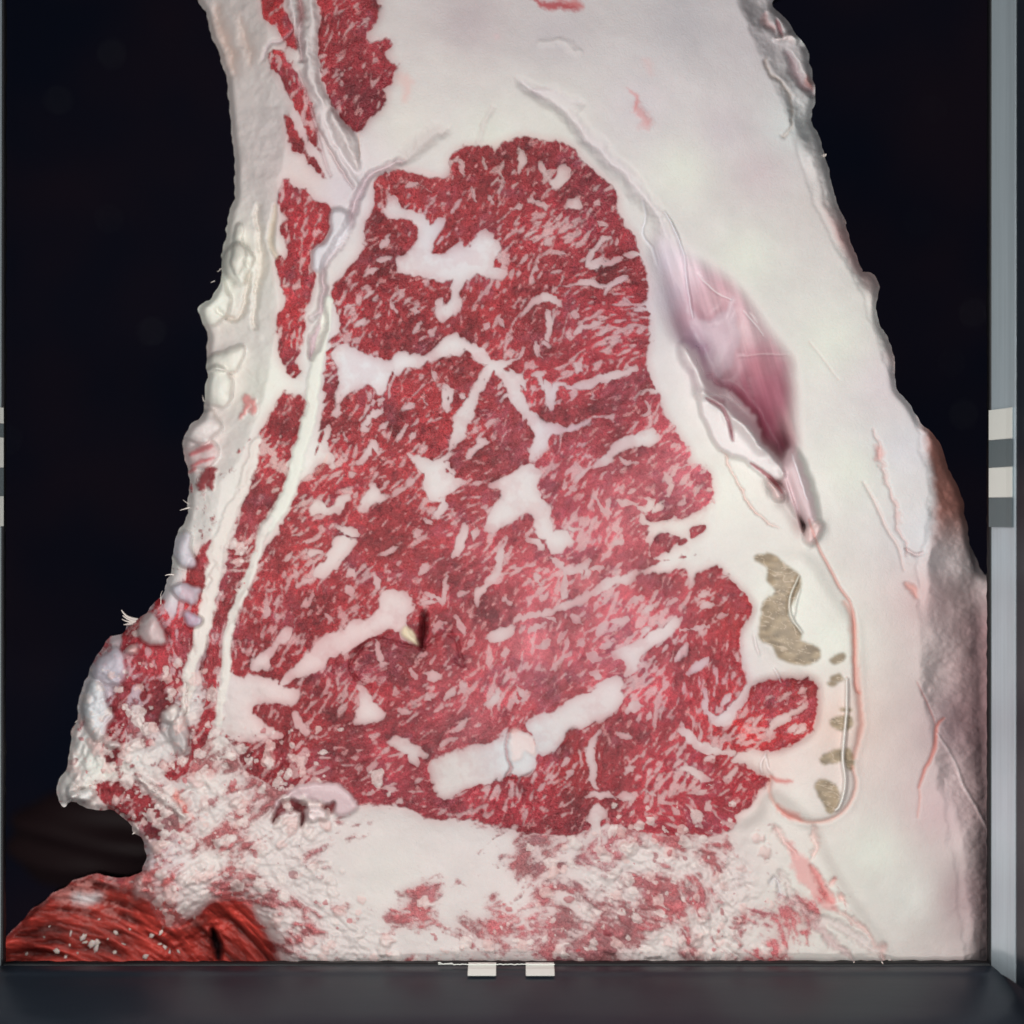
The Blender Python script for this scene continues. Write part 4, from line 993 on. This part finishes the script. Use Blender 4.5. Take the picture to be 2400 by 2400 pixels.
# skirt edges where the silhouette ends
cp = np.pad(c00, 1)
sk_e = []; sk_l = []
for dj, di, ea, eb in ((-1, 0, 0, 3), (1, 0, 2, 1), (0, -1, 1, 0), (0, 1, 3, 2)):
    nb = cp[1 + dj:cp.shape[0] - 1 + dj, 1 + di:cp.shape[1] - 1 + di][jj, ii]
    s_ = ~nb
    sk_e.append(np.stack([quads[s_][:, ea], quads[s_][:, eb]], -1)); sk_l.append(lab[s_])
sk_e = np.concatenate(sk_e); sk_l = np.concatenate(sk_l)
fpos = POS.reshape(-1, 3); fcolr = np.clip(col, 0.002, .95).reshape(-1, 3); fn = nrm.reshape(-1, 3)
fw = np.stack([lean_a, gloss], -1).reshape(-1, 2)
order = np.argsort(lab, kind='stable'); lab_s = lab[order]; quads_s = quads[order]
ids, starts = np.unique(lab_s, return_index=True); starts = list(starts) + [len(lab_s)]

beef = empty('beef_side', at(1200, 1200, 0))
tag(beef, 'raw side of beef sawn across, marbled red ribeye framed by thick white fat', 'raw beef')
OBJ = {}
def make_part(i, q, se_):
    name, par, label, kind = PARTS[i]
    uv, inv = np.unique(np.concatenate([q.ravel(), se_.ravel()]), return_inverse=True)
    nq = len(q); q2 = inv[:nq * 4].reshape(-1, 4); e2 = inv[nq * 4:].reshape(-1, 2)
    P = fpos[uv]; CC = fcolr[uv]; NNm = fn[uv]; W = fw[uv]
    if len(e2):
        sv, si = np.unique(e2.ravel(), return_inverse=True); si = si.reshape(-1, 2)
        back = P[sv].copy(); ext = .03; s2 = 1.0
        k_ = ((DCAM + back[:, 1] + ext) / (DCAM + back[:, 1]) * .99)[:, None]; back[:, [0, 2]] *= k_; back[:, 1] += ext      # the piece goes on backwards, a little narrower than the sight line
        base = len(P)
        q3 = np.stack([e2[:, 1], e2[:, 0], base + si[:, 0], base + si[:, 1]], -1)
        sn = NNm[sv]
        P = np.concatenate([P, back]); CC = np.concatenate([CC, CC[sv]]); NNm = np.concatenate([NNm, sn]); W = np.concatenate([W, W[sv]])
        q2 = np.concatenate([q2, q3])
    me = bpy.data.meshes.new(name)
    me.vertices.add(len(P)); me.vertices.foreach_set('co', P.astype(np.float32).ravel())
    me.loops.add(q2.size); me.loops.foreach_set('vertex_index', q2.astype(np.int32).ravel())
    me.polygons.add(len(q2)); me.polygons.foreach_set('loop_start', (np.arange(len(q2)) * 4).astype(np.int32))
    me.polygons.foreach_set('use_smooth', np.ones(len(q2), dtype=bool))
    me.update(calc_edges=True)
    a = me.attributes.new('tissue', 'FLOAT_COLOR', 'POINT'); a.data.foreach_set('color', np.concatenate([CC, np.ones((len(CC), 1))], 1).astype(np.float32).ravel())
    a = me.attributes.new('wet', 'FLOAT_VECTOR', 'POINT'); a.data.foreach_set('vector', np.concatenate([W, np.zeros((len(W), 1))], 1).astype(np.float32).ravel())
    me.normals_split_custom_set_from_vertices(NNm.astype(np.float32))
    o = link(name, me, (M_TISSUE,))
    if label: o['label'] = label
    if kind: o['kind'] = kind
    OBJ[i] = o
small = {}
for k, i in enumerate(ids):
    q = quads_s[starts[k]:starts[k + 1]]
    make_part(int(i), q, sk_e[sk_l == i])
for i, o in OBJ.items():
    par = PARTS[i][1]
    o.parent = OBJ[par] if par in OBJ else beef

# ------------------------------------------------------------------ loose flakes of bone and fat lying on the neck muscle
def flake(px, py, r, back, col_, nm, lab_, cat, grp, flat=.35):
    bm = bmesh.new(); bmesh.ops.create_icosphere(bm, subdivisions=2, radius=1)
    ax = random.uniform(.5, 1.5)
    for v in bm.verts:
        n = v.co.normalized(); k = 1 + .35 * math.sin(5 * n.x + px) * math.cos(4 * n.z + py) + random.uniform(-.12, .12)
        v.co = Vector((n.x * r * K * ax * k, n.y * r * K * flat * k, n.z * r * K * k / ax))
    me = bpy.data.meshes.new(nm); bm.to_mesh(me); bm.free()
    for p in me.polygons: p.use_smooth = True
    o = link(nm, me, (col_,)); o.location = at(px, py, back); o.rotation_euler = (random.uniform(-.3, .3), random.uniform(0, 3.1), random.uniform(-.3, .3))
    return tag(o, lab_, cat, grp)
m_flake, nt, b = nodes('pale_flake'); b.inputs['Base Color'].default_value = (.72, .60, .56, 1); b.inputs['Roughness'].default_value = .3
b.inputs['Subsurface Weight'].default_value = .2; b.inputs['Subsurface Scale'].default_value = .001
def back_at(px, py):
    j = min(NY - 1, max(0, int((py - Y0) / S))); i = min(NX - 1, max(0, int((px - X0) / S)))
    return float(hb[j, i])
BIG = {(520,1480): 'largest pale bone crumb in the clump on the lower left muscle, left half', (550,1470): 'pale bone crumb at the upper right of the largest clump on the lower left muscle',
       (545,1500): 'pale bone crumb at the bottom of the largest clump on the lower left muscle', (470,1440): 'upper elongated pale crumb just left of the largest crumb clump', (470,1480): 'small crumb below the elongated one, left of the largest crumb clump',
       (320,1520): 'lone pale crumb at the lower left of the striated muscle near the hood edge', (150,1535): 'leftmost pale crumb, close to the bottom left corner of the hood', (400,1420): 'pale crumb up and left of the largest crumb clump'}
for x, y, r in ((520,1480,20),(550,1470,16),(545,1500,18),(470,1440,16),(480,1470,10),(320,1520,14),(150,1535,8),(400,1420,9),(370,1555,9),(655,1415,11),(650,1525,10),(860,1430,14),(910,1415,12),(930,1500,14),(825,1550,14),
                (395,1485,6),(560,1340,6),(700,1480,6),(250,1440,5),(960,1530,10),(735,1395,7),(610,1450,5),(440,1530,6),(905,1480,9),(280,1380,5),(1010,1520,8)):
    px, py = x / 2.415, 1600 + y / 2.415
    lb_ = BIG.get((x, y), 'tiny pale crumb of sawn bone among others on the dark red muscle at lower left')
    flake(px, py, r / 2.0, back_at(px, py) - r * .15 * K, m_flake, 'bone_crumb', lb_, 'crumb', 'bone crumbs scattered on the lower left muscle')
# fine hair-like torn fibres along the left outline
m_fib, nt, b = nodes('torn_fibre'); b.inputs['Base Color'].default_value = (.74, .66, .62, 1); b.inputs['Roughness'].default_value = .4
def fibre(P, r, parent):
    cu = bpy.data.curves.new('torn_fibre', 'CURVE'); cu.dimensions = '3D'; cu.bevel_depth = r; cu.bevel_resolution = 1
    sp = cu.splines.new('NURBS'); sp.points.add(len(P) - 1); sp.use_endpoint_u = True; sp.order_u = 3
    for i, p in enumerate(P):
        sp.points[i].co = (*p, 1); sp.points[i].radius = 1 - .75 * i / (len(P) - 1)
    o = bpy.data.objects.new('torn_fibre', cu); C.objects.link(o)
    dg = bpy.context.evaluated_depsgraph_get(); me = bpy.data.meshes.new_from_object(o.evaluated_get(dg)); me.name = 'torn_fibre'
    bpy.data.objects.remove(o); o = link('torn_fibre', me, (m_fib,), parent); return o
for s, r in (("I 780 1335 730 1325 700 1300 688 1280", .00055), ("I 770 1345 720 1335 695 1310", .0005), ("I 765 1350 720 1350 690 1330", .0004), ("I 760 1352 725 1360 700 1362", .0005), ("I 1075 700 1045 705 1018 716", .0003),
             ("I 1070 680 1050 668 1035 655", .00015), ("I 985 1080 950 1075 935 1085", .0003), ("E 440 215 425 225", .0003), ("A 285 1520 270 1540 262 1535", .0002), ("A 250 1590 225 1600", .00015), ("I 910 1250 912 1210 908 1190 920 1170", .00015),
             ("B 1765 880 1775 880 1778 870", .0006), ("E 760 850 748 858", .0003), ("C 190 340 182 320 180 305", .0002)):
    p = pts(s); b0 = back_at(*p[0])
    b0 = b0 if abs(b0) < .02 else .008
    fibre([at(x, y, b0 - .0005 * i) for i, (x, y) in enumerate(p)], r, beef)

# a dim lump of the same carcass far behind, seen through the gap at lower left
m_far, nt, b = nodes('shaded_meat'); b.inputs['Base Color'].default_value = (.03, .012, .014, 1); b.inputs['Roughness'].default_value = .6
bm = bmesh.new(); bmesh.ops.create_icosphere(bm, subdivisions=5, radius=1)
for v in bm.verts:
    n = v.co.normalized(); k = 1 + .08 * math.sin(4 * n.x + 1) * math.cos(5 * n.z) + .04 * math.sin(11 * n.z + 3 * n.x)
    v.co = Vector((n.x * .055, n.y * .03, n.z * .022)) * k
me = bpy.data.meshes.new('far_tissue'); bm.to_mesh(me); bm.free()
for p_ in me.polygons: p_.use_smooth = True
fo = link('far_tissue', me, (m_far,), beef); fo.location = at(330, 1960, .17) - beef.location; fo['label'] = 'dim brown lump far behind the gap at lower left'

# ------------------------------------------------------------------ backdrop
m_bd, nt, b = nodes('black_backdrop')
tc = N(nt, 'ShaderNodeTexCoord'); no = N(nt, 'ShaderNodeTexNoise'); no.inputs['Scale'].default_value = 9; no.inputs['Detail'].default_value = 2
nt.links.new(tc.outputs['Object'], no.inputs['Vector'])
cr = N(nt, 'ShaderNodeValToRGB'); cr.color_ramp.elements[0].color = (.030, .038, .080, 1); cr.color_ramp.elements[1].color = (.070, .048, .080, 1)
cr.color_ramp.elements[0].position = .35; cr.color_ramp.elements[1].position = .68
nt.links.new(no.outputs[0], cr.inputs[0]); nt.links.new(cr.outputs[0], b.inputs['Base Color'])
b.inputs['Roughness'].default_value = .85; b.inputs['Specular IOR Level'].default_value = .1
bm = bmesh.new(); bmesh.ops.create_grid(bm, x_segments=8, y_segments=8, size=1.6)
for v in bm.verts:
    x, y = v.co.x, v.co.y; v.co = Vector((x, .70 + .03 * (x * x + y * y), y))
me = bpy.data.meshes.new('backdrop'); bm.to_mesh(me); bm.free()
bd = link('backdrop', me, (m_bd,)); tag(bd, kind='structure')

# ------------------------------------------------------------------ hood of the inspection camera
def frame_mat(name, base, rough, metal, nscale=(40, 400, 8), amp=.12):
    m, nt, b = nodes(name)
    tc = N(nt, 'ShaderNodeTexCoord'); mp = N(nt, 'ShaderNodeMapping'); mp.inputs['Scale'].default_value = nscale
    nt.links.new(tc.outputs['Object'], mp.inputs[0])
    no = N(nt, 'ShaderNodeTexNoise'); no.inputs['Scale'].default_value = 3; no.inputs['Detail'].default_value = 5; nt.links.new(mp.outputs[0], no.inputs['Vector'])
    f = mth(nt, 'ADD', mth(nt, 'MULTIPLY', mth(nt, 'SUBTRACT', no.outputs[0], .5), amp * 2), 1.0)
    v = N(nt, 'ShaderNodeVectorMath', operation='SCALE'); v.inputs[0].default_value = base[:3]; nt.links.new(f, v.inputs['Scale']); nt.links.new(v.outputs[0], b.inputs['Base Color'])
    b.inputs['Roughness'].default_value = rough; b.inputs['Metallic'].default_value = metal
    bp = N(nt, 'ShaderNodeBump'); bp.inputs['Strength'].default_value = .15; bp.inputs['Distance'].default_value = .0002; nt.links.new(no.outputs[0], bp.inputs['Height']); nt.links.new(bp.outputs[0], b.inputs['Normal'])
    return m
m_side = frame_mat('satin_grey_metal', (.72, .84, .92), .34, .45)
m_black = frame_mat('black_lacquer', (.019, .025, .036), .30, .0)
m_lip = frame_mat('black_edge', (.006, .006, .008), .5, 0)
m_white = frame_mat('white_patch', (.90, .91, .86), .5, 0, (20, 20, 20), .02)
m_grey = frame_mat('grey_patch', (.15, .185, .20), .5, 0, (20, 20, 20), .04)

hood = empty('inspection_hood', at(2316, 2250, -.002))
tag(hood, 'dark metal hood edge with white and grey calibration patches framing the beef', 'camera hood')
LIP = -.004
ES = (DCAM + LIP) / DCAM        # the opening edge stands 4 mm in front of the cut face
def strip(name, A, B, prof, mat, nseg=40, wav=0.0):
    """sheet swept from A to B (photo px of the opening edge); prof = list of (outward px, back metres); solid 2 mm sheet"""
    A = Vector(A); B = Vector(B); d = (B - A); n = Vector((d.y, -d.x)).normalized()
    c = Vector((1200, 1200)); 
    if (A - c).dot(n) < 0: n = -n
    bm = bmesh.new(); rows = []
    for i in range(nseg + 1):
        t = i / nseg; e = A + d * t; row = []
        for k, (o_, bk) in enumerate(prof):
            w_ = (random.uniform(-1, 1) * wav if k == 0 else 0)
            q = e + n * (o_ + w_)
            row.append(bm.verts.new(Vector(((q.x - 1200) * K * ES, bk, (1200 - q.y) * K * ES)) - hood.location))
        rows.append(row)
    for i in range(nseg):
        for k in range(len(prof) - 1):
            bm.faces.new((rows[i][k], rows[i + 1][k], rows[i + 1][k + 1], rows[i][k + 1]))
    bmesh.ops.recalc_face_normals(bm, faces=bm.faces)
    me = bpy.data.meshes.new(name); bm.to_mesh(me); bm.free()
    for p in me.polygons: p.use_smooth = True
    o = link(name, me, (mat,), hood)
    so = o.modifiers.new('thickness', 'SOLIDIFY'); so.thickness = .0008; so.offset = 0
    return o
# profiles run outwards (px) and towards the camera (negative)
def arc(px0, back0, px1, back1, bend, n=10):
    out = []
    for i in range(n + 1):
        t = i / n; out.append((px0 + (px1 - px0) * t + bend * math.sin(math.pi * t), back0 + (back1 - back0) * t))
    return out
def bend(P, n=5):
    q = smooth(np.array(P, dtype=np.float32), n, closed=False); return [(float(a), float(b)) for a, b in q]
SIDE = bend([(2, LIP), (11, -.0085), (19, -.0125), (24, -.017)])
SHADE_EDGE = bend([(24, -.017), (26, -.024), (20, -.04), (10, -.06)])  # profile of the dark strip added for the wall's outer falloff
BOTTOM = bend([(4, LIP), (8, -.008), (15, -.0105), (26, -.016), (42, -.023), (64, -.031), (110, -.042)])
def on(P, t):
    u = t * (len(P) - 1); k = min(int(u), len(P) - 2); f = u - k
    return P[k][0] * (1 - f) + P[k + 1][0] * f, P[k][1] * (1 - f) + P[k + 1][1] * f
strip('side_wall', (2322, -160), (2321, 2268), SIDE, m_side)
strip('side_wall', (6, -160), (4, 2262), SIDE, m_side)
strip('shade_strip', (2322, -160), (2321, 2268), SHADE_EDGE, m_black)  # added dark strip, stands in for the wall darkening outwards
strip('shade_strip', (6, -160), (4, 2262), SHADE_EDGE, m_black)
strip('bottom_wall', (-160, 2260), (2560, 2260), BOTTOM, m_black)
strip('edge_lip', (2319, -160), (2318, 2260), [(0, LIP + .001), (2, LIP), (5, LIP - .0006)], m_lip, 160, 1.5)
strip('edge_lip', (10, -160), (8, 2260), [(0, LIP + .001), (2, LIP), (4, LIP - .0006)], m_lip, 160, 1.5)
strip('edge_lip', (-60, 2258), (2460, 2256), [(0, LIP + .001), (3, LIP), (8, LIP - .0006)], m_lip, 160, 1.5)
def patch(side, s0, s1, t0, t1, mat, label):
    """patch laid on a wall: s along the edge (px), t = profile parameter"""
    bm = bmesh.new(); g = []
    for i in range(5):
        row = []
        s = s0 + (s1 - s0) * i / 4
        for k in range(5):
            t = t0 + (t1 - t0) * k / 4
            if side == 'bottom':
                o_, bk = on(BOTTOM, t)
                q = Vector(((s - 1200) * K * ES, bk - .0004, (1200 - (2258 + o_)) * K * ES + .0008))
            else:
                o_, bk = on(SIDE, t)
                x = (2321 + o_ - 6) if side == 'right' else (5 - o_ + 6)
                q = Vector(((x - 1200) * K * ES, bk - .0004, (1200 - s) * K * ES))
            row.append(bm.verts.new(q - hood.location))
        g.append(row)
    for i in range(4):
        for k in range(4): bm.faces.new((g[i][k], g[i + 1][k], g[i + 1][k + 1], g[i][k + 1]))
    me = bpy.data.meshes.new('calibration_patch'); bm.to_mesh(me); bm.free()
    o = link('calibration_patch', me, (mat,), hood); o['label'] = label
    so = o.modifiers.new('thickness', 'SOLIDIFY'); so.thickness = .0002; so.offset = 0
for s0, s1, mt, lb in ((962, 1032, m_white, 'white patch'), (1033, 1096, m_grey, 'grey patch'), (1097, 1166, m_white, 'white patch'), (1167, 1235, m_grey, 'grey patch')):
    patch('right', s0, s1, .0, .86, mt, lb)
for s0, s1, mt, lb in ((956, 993, m_white, 'white patch'), (994, 1025, m_grey, 'grey patch'), (1026, 1096, m_white, 'white patch'), (1097, 1162, m_grey, 'grey patch'), (1163, 1233, m_white, 'white patch')):
    patch('left', s0, s1, .0, .86, mt, lb)
for s0, s1 in ((1098, 1163), (1232, 1298)):
    patch('bottom', s0, s1, .0, .34, m_white, 'white patch')

# ------------------------------------------------------------------ droplets on the backdrop
m_drop, nt, b = nodes('dried_droplet'); b.inputs['Base Color'].default_value = (.5, .55, .6, 1); b.inputs['Roughness'].default_value = .3
DL = ['faint round droplet on black at left, level with the bulging white fat', 'small droplet on black at the upper left, beside the white fat edge', 'bright round droplet on black near the right wall, above the calibration patches',
      'round droplet on black just left of the right calibration patches', 'faint droplet in the black top left corner, the lower of two', 'faint droplet in the black top left corner, the upper of two', 'tiny droplet on black at the top right, the highest on that side',
      'tiny droplet on black beside the upper right edge of the fat', 'tiny droplet on black right of the brown lump at the right', 'faint droplet on black beside the left calibration patches']
for (px, py, r), dl in zip(((355,777,9),(255,512,6),(2282,733,8),(2258,971,9),(135,235,9),(262,125,10),(2186,255,4),(2150,520,4),(2230,850,4),(20,1030,5)), DL):
    flake(px, py, r * 2.4, .69, m_drop, 'droplet', dl, 'droplet', 'faint droplets on the black backdrop', .3)

# thin chipped white edge on the bottom of the hood and a few crumbs stuck there
bm = bmesh.new(); row = []
for i in range(60):
    t = i / 59; x = 1028 + 272 * t; hgt_ = (1.0 + random.uniform(0, 1.6)) * (2.4 if t < .12 else 1)
    a = Vector(((x - 1200) * K * ES, LIP - .0016, (1200 - 2257) * K * ES)) - hood.location
    row.append((bm.verts.new(a), bm.verts.new(a + Vector((0, -.0008, hgt_ * K * 1.3)))))
for i in range(59): bm.faces.new((row[i][0], row[i + 1][0], row[i + 1][1], row[i][1]))
me = bpy.data.meshes.new('chipped_paint'); bm.to_mesh(me); bm.free()
o = link('chipped_paint', me, (m_white,), hood); so = o.modifiers.new('thickness', 'SOLIDIFY'); so.thickness = .0002
for x, y, r, lb in ((1130,1585,5,'tiny white crumb on the bottom hood edge at right, the lower of the close pair'), (1172,1570,6,'white crumb on the bottom hood edge at right, the upper of the close pair'),
                    (970,1582,4,'tiny white crumb on the bottom hood edge left of the close pair'), (585,1562,4,'tiny white crumb on the bottom hood edge below the loose strands')):
    flake(1600 + x / 2.415, 1600 + y / 2.415, r / 2.2, LIP - .002, m_flake, 'crumb', lb, 'crumb', 'crumbs stuck on the bottom hood edge')
